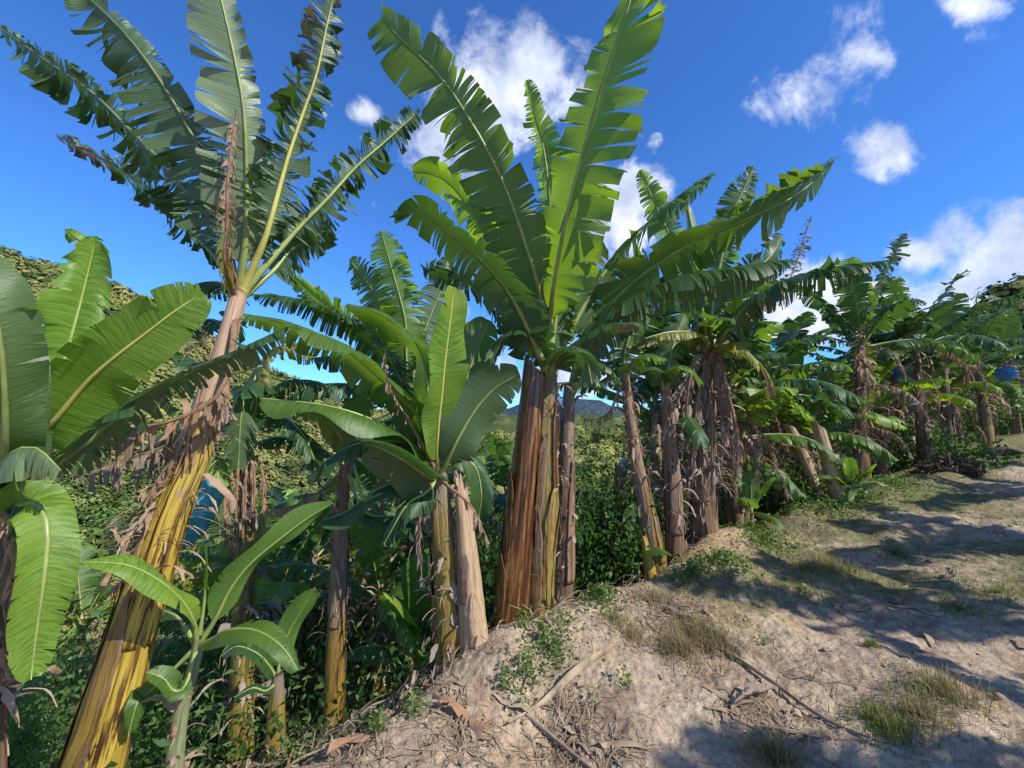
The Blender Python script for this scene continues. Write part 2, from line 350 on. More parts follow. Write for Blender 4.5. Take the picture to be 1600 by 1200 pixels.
fa = t.node('ShaderNodeAttribute', 2, attribute_name='slope', attribute_type='GEOMETRY')
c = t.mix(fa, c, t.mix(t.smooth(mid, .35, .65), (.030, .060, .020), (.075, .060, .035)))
ha = t.node('ShaderNodeAttribute', 2, attribute_name='far', attribute_type='GEOMETRY')
hn = t.noise(pos, .12, 6, .65)
c = t.mix(ha, c, t.mix(t.smooth(hn, .4, .6), (.16, .18, .055), (.27, .25, .10)))
b = princ(t, Base_Color=c, Roughness=.95, Specular_IOR_Level=.12)
bp = t.n.new('ShaderNodeBump'); bp.inputs['Strength'].default_value = .75; bp.inputs['Distance'].default_value = .025
t.put(bp.inputs['Height'], t.math('ADD', fin, t.math('MULTIPLY', mot, 1.5))); t.l.new(bp.outputs[0], b.inputs['Normal']); t.l.new(b.outputs[0], t.out.inputs[0])

def forest_mat(name, a, b2, c3):
    t = newmat(name); pos = t.node('ShaderNodeTexCoord', 3)
    n = t.noise(pos, .045, 5, .6); m = t.noise(pos, .5, 3, .6)
    ti = t.node('ShaderNodeAttribute', 2, attribute_name='tint', attribute_type='GEOMETRY')
    c = t.ramp(t.math('ADD', n, t.math('MULTIPLY', t.math('SUBTRACT', ti, .5), .38)), [(.30, tuple(x * .55 for x in a)), (.42, a), (.55, b2), (.72, c3)])
    c = t.mix(t.smooth(m, .35, .65, 0, .7), c, t.mix(1.0, c, (.5, .55, .5), 'MULTIPLY'))
    b = princ(t, Base_Color=c, Roughness=.8, Specular_IOR_Level=.1); t.l.new(b.outputs[0], t.out.inputs[0])
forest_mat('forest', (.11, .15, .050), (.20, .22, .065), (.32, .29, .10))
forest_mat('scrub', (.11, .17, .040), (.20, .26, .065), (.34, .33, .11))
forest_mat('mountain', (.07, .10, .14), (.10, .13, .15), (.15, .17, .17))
def bag_mat(name, col):
    t = newmat(name); pos = t.node('ShaderNodeTexCoord', 3); n = t.noise(pos, 22, 4, .6)
    b = princ(t, Base_Color=t.mix(n, col, tuple(min(1, x * 1.6 + .03) for x in col)), Roughness=.22, Specular_IOR_Level=.7)
    tl = t.n.new('ShaderNodeBsdfTranslucent'); t.put(tl.inputs[0], tuple(min(1, x * 1.5) for x in col))
    mx = t.n.new('ShaderNodeMixShader'); mx.inputs[0].default_value = .4
    bp = t.n.new('ShaderNodeBump'); bp.inputs['Strength'].default_value = .6; bp.inputs['Distance'].default_value = .02; t.put(bp.inputs['Height'], n); t.l.new(bp.outputs[0], b.inputs['Normal'])
    t.l.new(b.outputs[0], mx.inputs[1]); t.l.new(tl.outputs[0], mx.inputs[2]); t.l.new(mx.outputs[0], t.out.inputs[0])
bag_mat('bag_teal', (.06, .36, .40)); bag_mat('bag_blue', (.03, .20, .42)); bag_mat('bag_clear', (.45, .52, .6))

# ------------------------------------------------------------------ banana leaf
Zv = np.array([0, 0, 1.0])
def leaf_geo(P, N0, W, pet=.15, fold=.25, droop=.6, strip=.10, tmin=.1, rag=.5, seed=0, wl=1.0, wr=1.0, sp=.025, K=6, fwd=.22, dry_tip=0.0, dry_all=0.0, wave=.02, tipw=.0, short=.25, roll=0.0, drop=0.0):
    rs = np.random.RandomState(seed)
    if strip < .2: strip *= .42
    NS = 160; C, L = spline(P, NS); T = nrm(np.gradient(C, axis=0))
    N = N0 - (T @ N0)[:, None] * T if N0.ndim == 1 else N0 - np.sum(N0 * T, 1, keepdims=True) * T
    N = nrm(N); S = np.cross(T, N)
    s0 = pet * L; BL = L - s0; sarr = np.linspace(0, L, NS)
    V = []; Fc = []; UV = []; DR = []; n = 0
    prof = lambda q: np.clip(q / .13, 0, 1) ** .55 * np.where(q > .55, np.sqrt(np.clip(1 - ((q - .55) / (.45 + tipw)) ** 2.2, 0, 1)), 1.0)
    for side, ws in ((1, wr), (-1, wl)):
        if ws <= 0: continue
        b = [0.0]
        while b[-1] < BL:
            b.append(b[-1] + max(.012, strip * rs.gamma(1.3) / 1.3))
        b[-1] = BL
        if len(b) > 2 and b[-1] - b[-2] < .012: b.pop(-2)
        nb = len(b)
        tb = tmin + (1 - tmin) * rs.rand(nb) ** (1 + (2.6 * rag if strip < .1 else 0)) * 1.05
        tb = np.where(rs.rand(nb) < .15, tb * .5, tb)
        vs = []; sid = []; lam = []; tt = []; sw = []
        for i in range(nb - 1):
            m = max(2, int(math.ceil((b[i + 1] - b[i]) / sp)) + 1)
            l = np.linspace(0, 1, m)
            vs += list(b[i] + (b[i + 1] - b[i]) * l); sid += [i] * m; lam += list(l); tt += list(tb[i] + (tb[i + 1] - tb[i]) * l); sw += [b[i + 1] - b[i]] * m
        vs = np.array(vs); sid = np.array(sid); lam = np.array(lam); tt = np.array(tt); sw = np.array(sw)
        q = vs / BL; arc = s0 + vs
        ev = lambda A: np.stack([np.interp(arc, sarr, A[:, k]) for k in range(3)], 1)
        base, t_, n_, s_ = ev(C), nrm(ev(T)), nrm(ev(N)), nrm(ev(S))
        cor = lambda a: .55 * a + .8 * np.interp(np.arange(nb), np.arange(0, nb + 6, 6), rs.normal(0, 1, len(np.arange(0, nb + 6, 6))))
        rN = cor(rs.normal(0, 1, nb))[sid]; rT = cor(rs.normal(0, 1, nb))[sid] * .9; rL = (1 - short * rag * rs.rand(nb) ** 3)[sid]
        ln = W * ws * prof(q) * rL * (1 + .05 * np.sin(vs * 9 + seed))
        D = side * s_ * math.cos(fold) + n_ * math.sin(fold) + t_ * (fwd + .5 * q[:, None] ** 2)
        if drop > 0: D = D + t_ * (rT * .45)[:, None] + s_ * (rN * .3)[:, None]
        D = nrm(D); Pk = base.copy(); row = [Pk.copy()]
        ph = rs.rand() * 6
        for k in range(1, K + 1):
            u = k / K; op = sst(0, 1, np.clip((u - tt + .12) / .4, 0, 1))
            D = D + (-Zv) * droop / K * (1 + .6 * rN[:, None] * rag * op[:, None] * .5)
            D = D + (n_ * rN[:, None] * 1.1 + t_ * rT[:, None] * .35) * (rag * op[:, None] * 2.2 / K)
            D = nrm(D)
            Pk = Pk + D * (ln / K)[:, None]
            pull = (0.5 - lam) * np.minimum(sw, .07) * op * (min(.9, .14 + .42 * rag) if drop == 0 else .8) * (u ** 1.2)
            row.append(Pk + t_ * pull[:, None] + n_ * (wave * u * u * np.sin(vs * 14 + ph + side))[:, None] * (ln / W)[:, None])
        m = len(vs); A = np.stack(row, 1)                       # m,K+1,3
        V.append(A.reshape(-1, 3))
        uu = np.linspace(0, 1, K + 1); UV.append(np.stack([np.tile(side * uu, m), np.repeat(vs, K + 1)], 1))
        dd = dry_all + (sst(1 - dry_tip, 1 - dry_tip * .6, q) if dry_tip > 0 else 0 * q)
        DR.append(np.repeat(dd, K + 1))
        keep = rs.rand(nb) >= drop; ok = np.nonzero((sid[1:] == sid[:-1]) & keep[sid[1:]])[0]
        i = ok[:, None] * (K + 1); j = np.arange(K)[None]
        a, b_, c_, d_ = i + j, i + j + 1, i + K + 2 + j, i + K + 1 + j
        f = np.stack([a, b_, c_, d_] if side > 0 else [a, d_, c_, b_], -1).reshape(-1, 4)
        # front must look along +N: T x S = T x (T x N) = -N, so side>0 order above is a->b(S)->c(T)
        Fc.append(f[:, ::1] + n); n += m * (K + 1)
    return np.concatenate(V), np.concatenate(Fc), np.concatenate(UV), np.concatenate(DR), C, L
def add_leaf(parent, P, N0, W, mat='leaf', rib='rib', r0=.022, name='leaf', label=None, ribseg=6, **kw):
    if name == 'dry_leaf': kw.setdefault('drop', .3); kw.setdefault('short', .8)
    V, Fc, UV, DR, C, L = leaf_geo(P, N0, W, **kw)
    o = mesh_obj(name, V, Fc, M[mat], parent, UV, {'dry': DR})
    rv = tube(P, [r0, r0 * .52, r0 * .36, r0 * .22, r0 * .08], ribseg, n=18 if kw.get('K', 6) > 4 else 10)
    rb = mesh_obj('midrib', rv[0], rv[1], M[rib], o, rv[2])
    if label: o['label'] = label
    return o
def pleaf(parent, pts, W, face=.6, up=.5, side=0.0, **kw):
    """leaf whose midrib passes through points given as (px, py, depth); face > 0 shows the upper side to the path"""
    P = [at(*p) for p in pts]; mid = P[len(P) // 2]; C = nrm(CAM - mid)
    N0 = face * C + up * Zv + side * np.array([1.0, 0, 0])
    if face < 0: kw['wl'], kw['wr'] = kw.get('wr', 1.0), kw.get('wl', 1.0)
    return add_leaf(parent, P, N0, W * .83, **kw)
def px2m(px, d): return px / F * d

# ------------------------------------------------------------------ pseudostem
def sheath_prof(seed, k=5, amp=.06):
    rs = np.random.RandomState(seed); ph = rs.rand(k) * 2 * math.pi; tw = rs.normal(0, .8, k); st = rs.rand(k) * .8
    def f(s, th):
        r = np.ones(np.broadcast(s, th).shape)
        for i in range(k):
            a = ((th - ph[i] - tw[i] * s) / (2 * math.pi)) % 1.0
            r = r + amp * (a - .5) * (1 + .3 * np.sin(s * 7 + i)) * (.5 + st[i])
        return r + .035 * np.sin(3 * th + s * 4 + ph[0]) + .015 * np.sin(s * 40 + 5 * np.sin(th))
    return f
def stem(parent, P, rad, mat, seed=0, seg=40, n=46, name='pseudostem', k=5, amp=.07, label=None):
    v = tube(P, rad, seg, sheath_prof(seed, k, amp), n)
    o = mesh_obj(name, v[0], v[1], M[mat], parent, v[2], {'dry': v[3]})
    if label: o['label'] = label
    return o
def ribbons(parent, P, rad, n, s0, s1, ln, wd, mat='dry', seed=0, name='dry_sheath', out=.5, hang=1.0, flip=.25, left=False):
    """papery strips peeling off a stem and hanging down it"""
    rs = np.random.RandomState(seed); C, L = spline(P, 60); parts = []
    T = nrm(np.gradient(C, axis=0)); A = nrm(np.cross(T, [0.3, .9, .1])); B = np.cross(T, A)
    for i in range(int(n * 2.2)):
        s = s0 + (s1 - s0) * rs.rand(); k = min(59, int(s * 59)); th = rs.rand() * 6.283
        if left and (A[k] * math.cos(th) + B[k] * math.sin(th))[0] > -.1 and rs.rand() < .85: continue
        r = np.interp(s, np.linspace(0, 1, len(rad)), rad)
        o = A[k] * math.cos(th) + B[k] * math.sin(th); p = C[k] + o * r * .96
        l = ln * (.4 + rs.rand()); w_ = wd * .42 * (.25 + rs.rand() ** 4 * 2.4); m = 10
        d = nrm(T[k] * rs.normal(.35, .5) + o * out * .5 * (.3 + rs.rand())); side = np.cross(T[k], o); pts = []; sd = []
        ph = rs.rand() * 6; fr = rs.uniform(3, 9); rr = rs.normal(0, .5)
        for j in range(m):
            u = j / (m - 1); pts.append(p.copy()); tw = rr * u * 2.5
            sd.append(side * math.cos(tw) + o * math.sin(tw))
            p = p + d * l / m; d = nrm(d - Zv * hang * 2.6 / m + rs.normal(0, .14, 3) + side * .1 * math.sin(fr * u + ph))
            q = p - C[k]; 
        pts = np.array(pts); sd = nrm(np.array(sd)); ww = w_ * np.sin(np.linspace(.35, 2.9, m)) ** .6 * (1 + .25 * rs.normal(0, 1, m))
        nn = nrm(np.cross(np.gradient(pts, axis=0), sd))
        cu = rs.normal(0, .5)
        V = np.stack([pts - sd * ww[:, None], pts + nn * ww[:, None] * cu, pts + sd * ww[:, None]], 1).reshape(-1, 3)
        F_ = []
        for j in range(m - 1):
            a = j * 3
            F_ += [[a, a + 1, a + 4, a + 3], [a + 1, a + 2, a + 5, a + 4]]
        uv = np.stack([np.tile([0, .4, .8], m) * .6, np.repeat(np.linspace(0, l, m), 3) + i], 1)
        parts.append((V, np.array(F_), uv, np.full(len(V), rs.rand() * .45)))
    V, F_, U, D = cat_parts(parts)
    return mesh_obj(name, V, F_, M[mat], parent, U, {'dry': D})

def sheaths(parent, P, rad, n, mats, seed, s0=0.0, s1=.9, amp=1.06):
    """long outer leaf sheaths wrapped round a stem, ragged and lifting at the top"""
    rs = np.random.RandomState(seed); C, L = spline(P, 90); T = nrm(np.gradient(C, axis=0)); A = nrm(np.cross(T, [0.3, .9, .1])); B = np.cross(T, A)
    for q in range(n):
        a = s0 + (s1 - s0) * rs.rand() * .55; b = min(s1, a + (s1 - s0) * rs.uniform(.25, .6)); th0 = rs.rand() * 6.283; dth = rs.uniform(.35, .85); m = 26; k = 9; V = []; peel = rs.uniform(.02, .22); drift = rs.normal(0, .35)
        jl = np.cumsum(rs.normal(0, .09, m)); jr = np.cumsum(rs.normal(0, .09, m)); lift = 1.02 + .02 * rs.rand()
        for i in range(m):
            t_ = i / (m - 1); s = a + (b - a) * t_; x = s * 89; i0 = min(88, int(x)); f = x - i0
            c = C[i0] * (1 - f) + C[i0 + 1] * f; r = np.interp(s, np.linspace(0, 1, len(rad)), rad) * amp
            wt = min(1, (1 - t_) * 3.5 + .12) ** .7; lo = -dth * wt + jl[i] * .3; hi = dth * wt + jr[i] * .3
            for j in range(k):
                v = j / (k - 1); th = th0 + drift * t_ + lo + (hi - lo) * v; e = abs(2 * v - 1) ** 3
                rr_ = r * (lift + .05 * e + peel * max(0, t_ - .55) ** 1.5 * 3 + .012 * math.sin(i * 1.1 + q))
                V.append(c + rr_ * (A[i0] * math.cos(th) + B[i0] * math.sin(th)))
        V = np.array(V); ii = np.arange(m - 1)[:, None] * k; j = np.arange(k - 1)[None]
        F_ = np.stack([ii + j, ii + j + 1, ii + k + j + 1, ii + k + j], -1).reshape(-1, 4)
        uv = np.stack([np.tile(np.linspace(0, dth / 1.6, k), m) + q * .37, np.repeat(np.linspace(a, b, m) * L, k) + q], 1)
        o = mesh_obj('leaf_sheath', V, F_, M[mats[q % len(mats)]], parent, uv, {'dry': np.repeat(np.linspace(a, b, m), k) * .6 + .5 * rs.rand()})
        md = o.modifiers.new('thickness', 'SOLIDIFY'); md.thickness = .003
# ------------------------------------------------------------------ hero banana plants: bases as (px, py, depth)
BASES = [(120, 1290, 1.95, .5), (712, 1040, 2.95, .35), (795, 1003, 3.15, .4), (842, 980, 3.35, .4), (880, 950, 3.75, .4), (520, 1140, 3.2, .5), (1030, 905, 4.3, .5), (1055, 880, 4.6, .5),
         (1097, 845, 4.9, .5), (1300, 782, 6.0, .7), (1345, 755, 7.2, .8), (1446, 728, 8.2, .9), (1545, 700, 10.0, 1.1), (430, 1195, 2.7, .4), (300, 1260, 2.0, .3)]
for (px, py, d, sg) in BASES:
    p = at(px, py, d)
    dz = p[2] - float(ground_h(p[0], p[1], False))
    RES.append((p[0], p[1], dz, sg))
print('RES', [(round(a, 2), round(b, 2), round(c, 2)) for a, b, c, d in RES])

ROW = 'banana plants standing along the brink of the path'
def plant(px, py, d, label, group=ROW, name='banana_plant'):
    p = at(px, py, d); z = G(p[0], p[1])
    return empty(name, (p[0], p[1], z), label, 'banana plant', group)
def stem_pts(pts, d0=None):
    """pixel points from the base upward; the base is carried down into the soil"""
    P = [at(*p) for p in pts]; b = P[0].copy(); z = G(b[0], b[1])
    if z < b[2] + .0: b = b + (P[0] - P[1]) / max(1e-3, (P[0] - P[1])[2] * -1) * (b[2] - z)
    b[2] = min(b[2], z) - .06
    return [b] + P[1:] if np.linalg.norm(b - P[0]) < .3 else [b] + P

# ---- A: tall leaning plant on the left
A = plant(120, 1290, 1.95, 'tall leaning banana plant with thick yellow stem and dead leaf standing in its crown')
SA = stem_pts([(120, 1290, 1.95), (150, 1185, 1.96), (205, 1000, 2.0), (268, 790, 2.06), (306, 700, 2.1), (338, 590, 2.17), (362, 500, 2.24), (374, 455, 2.28)])
RA = [.124, .118, .106, .092, .082, .073, .060, .047, .04]
stem(A, SA, RA, 'stem_yellow', 3, 64, 90, k=7, amp=.10)
sheaths(A, SA, RA, 9, ['stem_yellow', 'stem_yellow', 'stem_mix'], 501, 0, .95)
ribbons(A, SA, RA, 90, .52, .90, .17, .022, 'dry', 5, left=True)
ribbons(A, SA, RA, 150, .42, .68, .22, .022, 'dry', 6, out=.8, left=True)
ca = (370, 470, 2.28)
def LA(pts, W, **kw): return pleaf(A, [ca] + pts, W * 1.0, r0=.026, rib=kw.pop('rib', 'rib'), **kw)
LA([(345, 363, 2.3), (306, 315, 2.32), (245, 245, 2.38), (197, 197, 2.42), (144, 144, 2.45), (87, 105, 2.5), (-5, 40, 2.55)], .20, face=-.7, up=.35, wl=1.25, wr=.5, strip=.035, tmin=.03, rag=.8, seed=1, pet=.16, rib='rib_dark', mat='leaf_dark', droop=.5)
LA([(348, 332, 2.22), (328, 271, 2.2), (306, 223, 2.18), (280, 175, 2.15), (245, 118, 2.12), (210, 70, 2.1), (175, 31, 2.1), (120, -20, 2.1)], .27, face=-1.0, up=.2, wl=1.05, wr=.35, strip=.065, tmin=.08, rag=.45, seed=2, pet=.14, rib='rib_dark', mat='leaf_dark', droop=.35)
LA([(384, 370, 2.2), (385, 262, 2.15), (381, 175, 2.1), (372, 118, 2.08), (359, 57, 2.05), (342, -15, 2.02), (330, -60, 2.0)], .27, face=-1.0, up=.1, wl=.95, wr=.42, strip=.075, tmin=.1, rag=.4, seed=3, pet=.12, mat='leaf_pale', droop=.15)
LA([(394, 420, 2.25), (416, 367, 2.2), (433, 306, 2.2), (450, 245, 2.2), (472, 180, 2.2), (494, 118, 2.2), (507, 57, 2.2), (522, -10, 2.2)], .20, face=-.8, up=.2, wl=1.0, wr=.75, strip=.026, tmin=.02, rag=1.0, seed=4, pet=.22, mat='leaf_dark', rib='rib_yellow', droop=.3, dry_tip=.42)
LA([(407, 424, 2.3), (437, 390, 2.35), (472, 350, 2.42), (512, 310, 2.5), (555, 262, 2.6), (604, 219, 2.72), (656, 172, 2.85)], .21, face=-.7, up=.5, wl=.75, wr=1.0, strip=.022, tmin=.02, rag=.95, seed=5, pet=.24, mat='leaf_dark', rib='rib', droop=.5)
LA([(352, 420, 2.4), (300, 360, 2.5), (245, 306, 2.6), (197, 271, 2.7), (144, 240, 2.8), (88, 212, 2.9)], .17, face=-.7, up=.5, wl=1.0, wr=.6, strip=.03, tmin=.05, rag=.6, seed=6, pet=.12, rib='rib_dark', mat='leaf_dark', droop=.6, dry_tip=.38)
LA([(350, 446, 2.4), (325, 442, 2.5), (292, 458, 2.6)], .16, face=-.2, up=.9, strip=.04, rag=.7, seed=7, pet=.1, mat='leaf_dark', droop=1.8)
LA([(355, 505, 2.4), (325, 500, 2.5), (285, 512, 2.7)], .18, face=-.2, up=.9, strip=.03, rag=.7, seed=8, pet=.1, mat='leaf_dark', droop=1.8)
LA([(385, 380, 2.4), (398, 320, 2.42), (402, 270, 2.45), (400, 215, 2.5)], .17, face=-1, up=.2, strip=.15, tmin=.5, rag=.3, seed=9, pet=.25, mat='leaf', droop=.2)
LA([(425, 425, 2.4), (455, 390, 2.5), (490, 372, 2.6), (520, 350, 2.75)], .2, face=-.7, up=.6, strip=.04, tmin=.1, rag=.6, seed=12, pet=.3, mat='leaf_dark', droop=.7)
# dead leaf standing in the crown, crumpled
LA([(358, 400, 2.15), (354, 330, 2.1), (358, 255, 2.08), (368, 172, 2.06)], .13, face=-.8, up=.2, strip=.03, tmin=.0, rag=1.1, seed=11, pet=.1, mat='dry', rib='rib_dry', droop=5.0, name='dry_leaf', fold=.0)
LA([(352, 415, 2.1), (352, 370, 2.06), (362, 345, 2.05)], .10, face=-.8, up=.2, strip=.05, tmin=.0, rag=1.0, seed=13, pet=.1, mat='leaf_yellow', rib='rib_dry', droop=4.0, name='dry_leaf', fold=.0, label='small yellow dying leaf')
# dead leaves draped to the left from the upper trunk
LA([(350, 600, 2.05), (290, 650, 1.98), (220, 668, 1.95), (150, 682, 1.93), (40, 690, 1.9)], .20, face=.2, up=.8, strip=.045, tmin=.0, rag=.75, seed=14, pet=.25, mat='dry', rib='rib_dry', droop=5.5, name='dry_leaf', fold=-.3)
LA([(342, 640, 2.1), (300, 690, 2.02), (255, 735, 1.98), (225, 790, 1.95)], .16, face=.5, up=.6, strip=.04, tmin=.0, rag=.9, seed=15, pet=.1, mat='dry', rib='rib_dry', droop=5, name='dry_leaf', fold=-.2)
LA([(340, 620, 2.2), (270, 690, 2.15), (180, 722, 2.1), (110, 745, 2.1)], .22, face=.4, up=.7, strip=.05, tmin=.0, rag=.8, seed=16, pet=.2, mat='dry_grey', rib='rib_dry', droop=5, name='dry_leaf', fold=-.3)

# ---- B: plant at the left edge
B = plant(-90, 1260, 1.55, 'banana plant cut off by left frame edge with big bright green leaf pointing up right')
SB = stem_pts([(-75, 1260, 1.55), (-50, 1050, 1.58), (-25, 880, 1.62), (-8, 750, 1.65)])
stem(B, SB, [.13, .12, .10, .07, .055], 'stem_brown', 8)
ribbons(B, SB, [.13, .12, .1, .07, .055], 60, .45, 1.0, .25, .03, 'dry', 8, out=.6)
cb = (-6, 765, 1.65)
def LB(pts, W, **kw): return pleaf(B, [cb] + pts, W, r0=.024, rib=kw.pop('rib', 'rib'), **kw)
LB([(6, 700, 1.45), (6, 610, 1.35), (-2, 520, 1.3), (-22, 440, 1.28), (-60, 350, 1.3)], .125, face=-.9, up=.1, strip=.16, tmin=.35, rag=.4, seed=21, pet=.1, mat='leaf', droop=.2, wave=.03)
LB([(15, 700, 1.5), (10, 560, 1.5), (-10, 450, 1.5), (-50, 380, 1.5)], .13, face=-.8, up=.1, strip=.3, tmin=.5, rag=.3, seed=22, pet=.1, mat='leaf_dark', droop=.5, wave=.04)
LB([(45, 680, 1.7), (92, 585, 1.8), (118, 500, 1.85), (136, 430, 1.88), (150, 368, 1.9)], .17, face=.5, up=.2, strip=.16, tmin=.25, rag=.5, seed=23, pet=.2, mat='leaf_young', droop=1.3, wave=.05, fold=.7)
LB([(40, 700, 1.75), (80, 663, 1.7), (133, 600, 1.68), (177, 560, 1.66), (233, 517, 1.66), (277, 483, 1.66), (318, 458, 1.68)], .17, face=.9, up=.5, side=.5, strip=.13, tmin=.62, rag=.25, seed=24, pet=.16, mat='leaf_young', rib='rib_yellow', droop=.12, fold=.12, wave=.012)
LB([(50, 750, 1.6), (77, 733, 1.62), (133, 693, 1.64), (213, 627, 1.68), (300, 580, 1.74), (370, 550, 1.8), (450, 510, 1.88)], .15, face=-.3, up=.9, strip=.06, tmin=.2, rag=.6, seed=25, pet=.2, mat='leaf_dark', rib='rib_dark', droop=1.6, fold=.1)
LB([(15, 712, 1.4), (55, 700, 1.38), (95, 735, 1.36)], .14, face=.2, up=.8, strip=.05, tmin=.2, rag=.4, seed=26, pet=.05, mat='leaf_pale', droop=3.5, fold=-.1)
LB([(-10, 820, 1.55), (28, 790, 1.5), (62, 790, 1.45), (74, 830, 1.42), (71, 880, 1.4), (64, 937, 1.39), (55, 1000, 1.39), (48, 1062, 1.39)], .105, face=.9, up=.1, side=.6, strip=.13, tmin=.7, rag=.25, seed=27, pet=.24, mat='leaf_young', rib='rib', droop=.25, fold=.1)
LB([(70, 660, 1.9), (100, 600, 2.0), (100, 540, 2.1), (70, 470, 2.15)], .14, face=.6, up=.3, strip=.2, tmin=.4, rag=.4, seed=28, pet=.2, mat='leaf_young', droop=.8)
LB([(130, 420, 2.05), (150, 395, 2.05), (125, 375, 2.05), (100, 357, 2.0)], .07, face=.6, up=.3, strip=.2, tmin=.4, rag=.4, seed=29, pet=.6, mat='leaf_young', droop=.8)
LB([(10, 800, 1.5), (20, 850, 1.45), (15, 930, 1.42)], .12, face=.6, up=.3, strip=.04, tmin=0, rag=.9, seed=30, pet=.1, mat='dry', rib='rib_dry', droop=4, name='dry_leaf')
LB([(40, 765, 1.55), (50, 790, 1.5), (20, 850, 1.45)], .12, face=.3, up=.6, strip=.08, tmin=.1, rag=.5, seed=31, pet=.1, mat='leaf_dark', droop=2.5)

# ---- C: middle-left plant with the bright upright leaf
Cc = plant(712, 1040, 2.95, 'banana plant with one bright yellow-green upright leaf and wide dark leaves spreading left')
SC = stem_pts([(712, 1040, 2.95), (700, 900, 2.97), (690, 800, 2.98), (685, 725, 3.0)])
stem(Cc, SC, [.13, .12, .10, .075, .055], 'stem_olive', 12, k=6)
sheaths(Cc, SC, [.13, .12, .10, .075, .055], 6, ['stem_brown', 'stem_olive', 'stem_mix'], 503)
ribbons(Cc, SC, [.13, .12, .10, .075, .055], 60, .1, .9, .2, .022, 'dry_grey', 12, out=.3)
cc = (686, 745, 3.0)
def LC(pts, W, **kw): return pleaf(Cc, [cc] + pts, W, r0=.026, rib=kw.pop('rib', 'rib'), **kw)
LC([(683, 707, 2.9), (685, 660, 2.8), (690, 617, 2.72), (695, 567, 2.66), (700, 527, 2.62), (705, 490, 2.6), (709, 448, 2.6)], .185, face=.8, up=.15, side=.6, strip=.5, tmin=.75, rag=.3, seed=41, pet=.11, mat='leaf_young', rib='rib_yellow', droop=.1, fold=.25, tipw=.0, wave=.03)
LC([(657, 657, 2.9), (617, 613, 2.75), (587, 587, 2.65), (530, 540, 2.5), (457, 510, 2.4), (400, 495, 2.35), (345, 486, 2.3)], .24, face=-.15, up=.9, strip=.14, tmin=.3, rag=.35, seed=42, pet=.14, mat='leaf', droop=1.5, fold=.35, wave=.03)
LC([(670, 620, 3.0), (655, 545, 3.0), (617, 507, 2.95), (583, 487, 2.9), (541, 474, 2.85)], .26, face=-.1, up=.9, strip=.3, tmin=.5, rag=.3, seed=43, pet=.15, mat='leaf', droop=1.4, fold=.3, wave=.04)
LC([(660, 712, 2.9), (620, 676, 2.75), (567, 650, 2.6), (500, 632, 2.5), (405, 622, 2.4)], .20, face=.2, up=.9, strip=.3, tmin=.5, rag=.3, seed=44, pet=.14, mat='leaf', droop=1.6, fold=.3, wave=.05)
LC([(670, 745, 2.85), (640, 725, 2.7), (605, 705, 2.6), (565, 690, 2.55)], .24, face=-.5, up=.5, strip=.4, tmin=.6, rag=.3, seed=45, pet=.14, mat='leaf_dark', droop=1.5, fold=.1)
LC([(700, 717, 2.9), (717, 683, 2.85), (743, 640, 2.85), (773, 607, 2.85), (812, 584, 2.85)], .21, face=-.8, up=.5, strip=.2, tmin=.5, rag=.35, seed=46, pet=.15, mat='leaf_dark', droop=.7, fold=.2)
LC([(715, 715, 3.1), (742, 730, 3.15), (752, 770, 3.15), (748, 810, 3.15)], .17, face=.5, up=.4, strip=.4, tmin=.6, rag=.3, seed=47, pet=.14, mat='leaf_dark', droop=1.2)
LC([(695, 690, 3.1), (720, 620, 3.2), (740, 560, 3.3), (765, 500, 3.4)], .26, face=-.6, up=.4, strip=.2, tmin=.4, rag=.35, seed=48, pet=.15, mat='leaf', droop=.6)
LC([(665, 700, 3.15), (630, 640, 3.2), (590, 600, 3.3), (560, 590, 3.4)], .24, face=-.5, up=.6, strip=.2, tmin=.4, rag=.35, seed=49, pet=.15, mat='leaf_dark', droop=.8)
LC([(655, 750, 2.95), (600, 760, 2.9), (540, 800, 2.85), (500, 815, 2.8)], .18, face=.1, up=.9, strip=.25, tmin=.5, rag=.4, seed=50, pet=.14, mat='leaf_dark', droop=2.0)
LC([(640, 660, 2.7), (612, 615, 2.55), (600, 570, 2.5), (603, 545, 2.5)], .07, face=.5, up=.3, strip=.04, tmin=0, rag=1, seed=51, pet=.5, mat='dry_grey', rib='rib_dry', droop=5, name='dry_leaf')

LC([(650, 700, 2.9), (600, 690, 2.75), (540, 700, 2.65), (480, 745, 2.6)], .22, face=.1, up=.9, strip=.16, tmin=.3, rag=.5, seed=52, pet=.14, mat='leaf_dark', droop=1.9)
LC([(660, 680, 3.2), (620, 600, 3.3), (560, 560, 3.4), (490, 560, 3.5)], .26, face=-.3, up=.8, strip=.1, tmin=.2, rag=.5, seed=53, pet=.14, mat='leaf_dark', droop=1.6)
LC([(665, 770, 2.85), (635, 790, 2.75), (600, 850, 2.7)], .17, face=.3, up=.8, strip=.1, tmin=.1, rag=.6, seed=54, pet=.12, mat='leaf_dark', droop=2.2)
LC([(700, 760, 2.8), (735, 790, 2.72), (765, 850, 2.7)], .11, face=.3, up=.8, strip=.07, tmin=0, rag=.9, seed=55, pet=.12, mat='dry', rib='rib_dry', droop=4, name='dry_leaf')
LC([(665, 760, 2.9), (655, 830, 2.85), (660, 920, 2.85)], .12, face=.3, up=.8, strip=.07, tmin=0, rag=.9, seed=56, pet=.12, mat='dry_grey', rib='rib_dry', droop=4, name='dry_leaf')
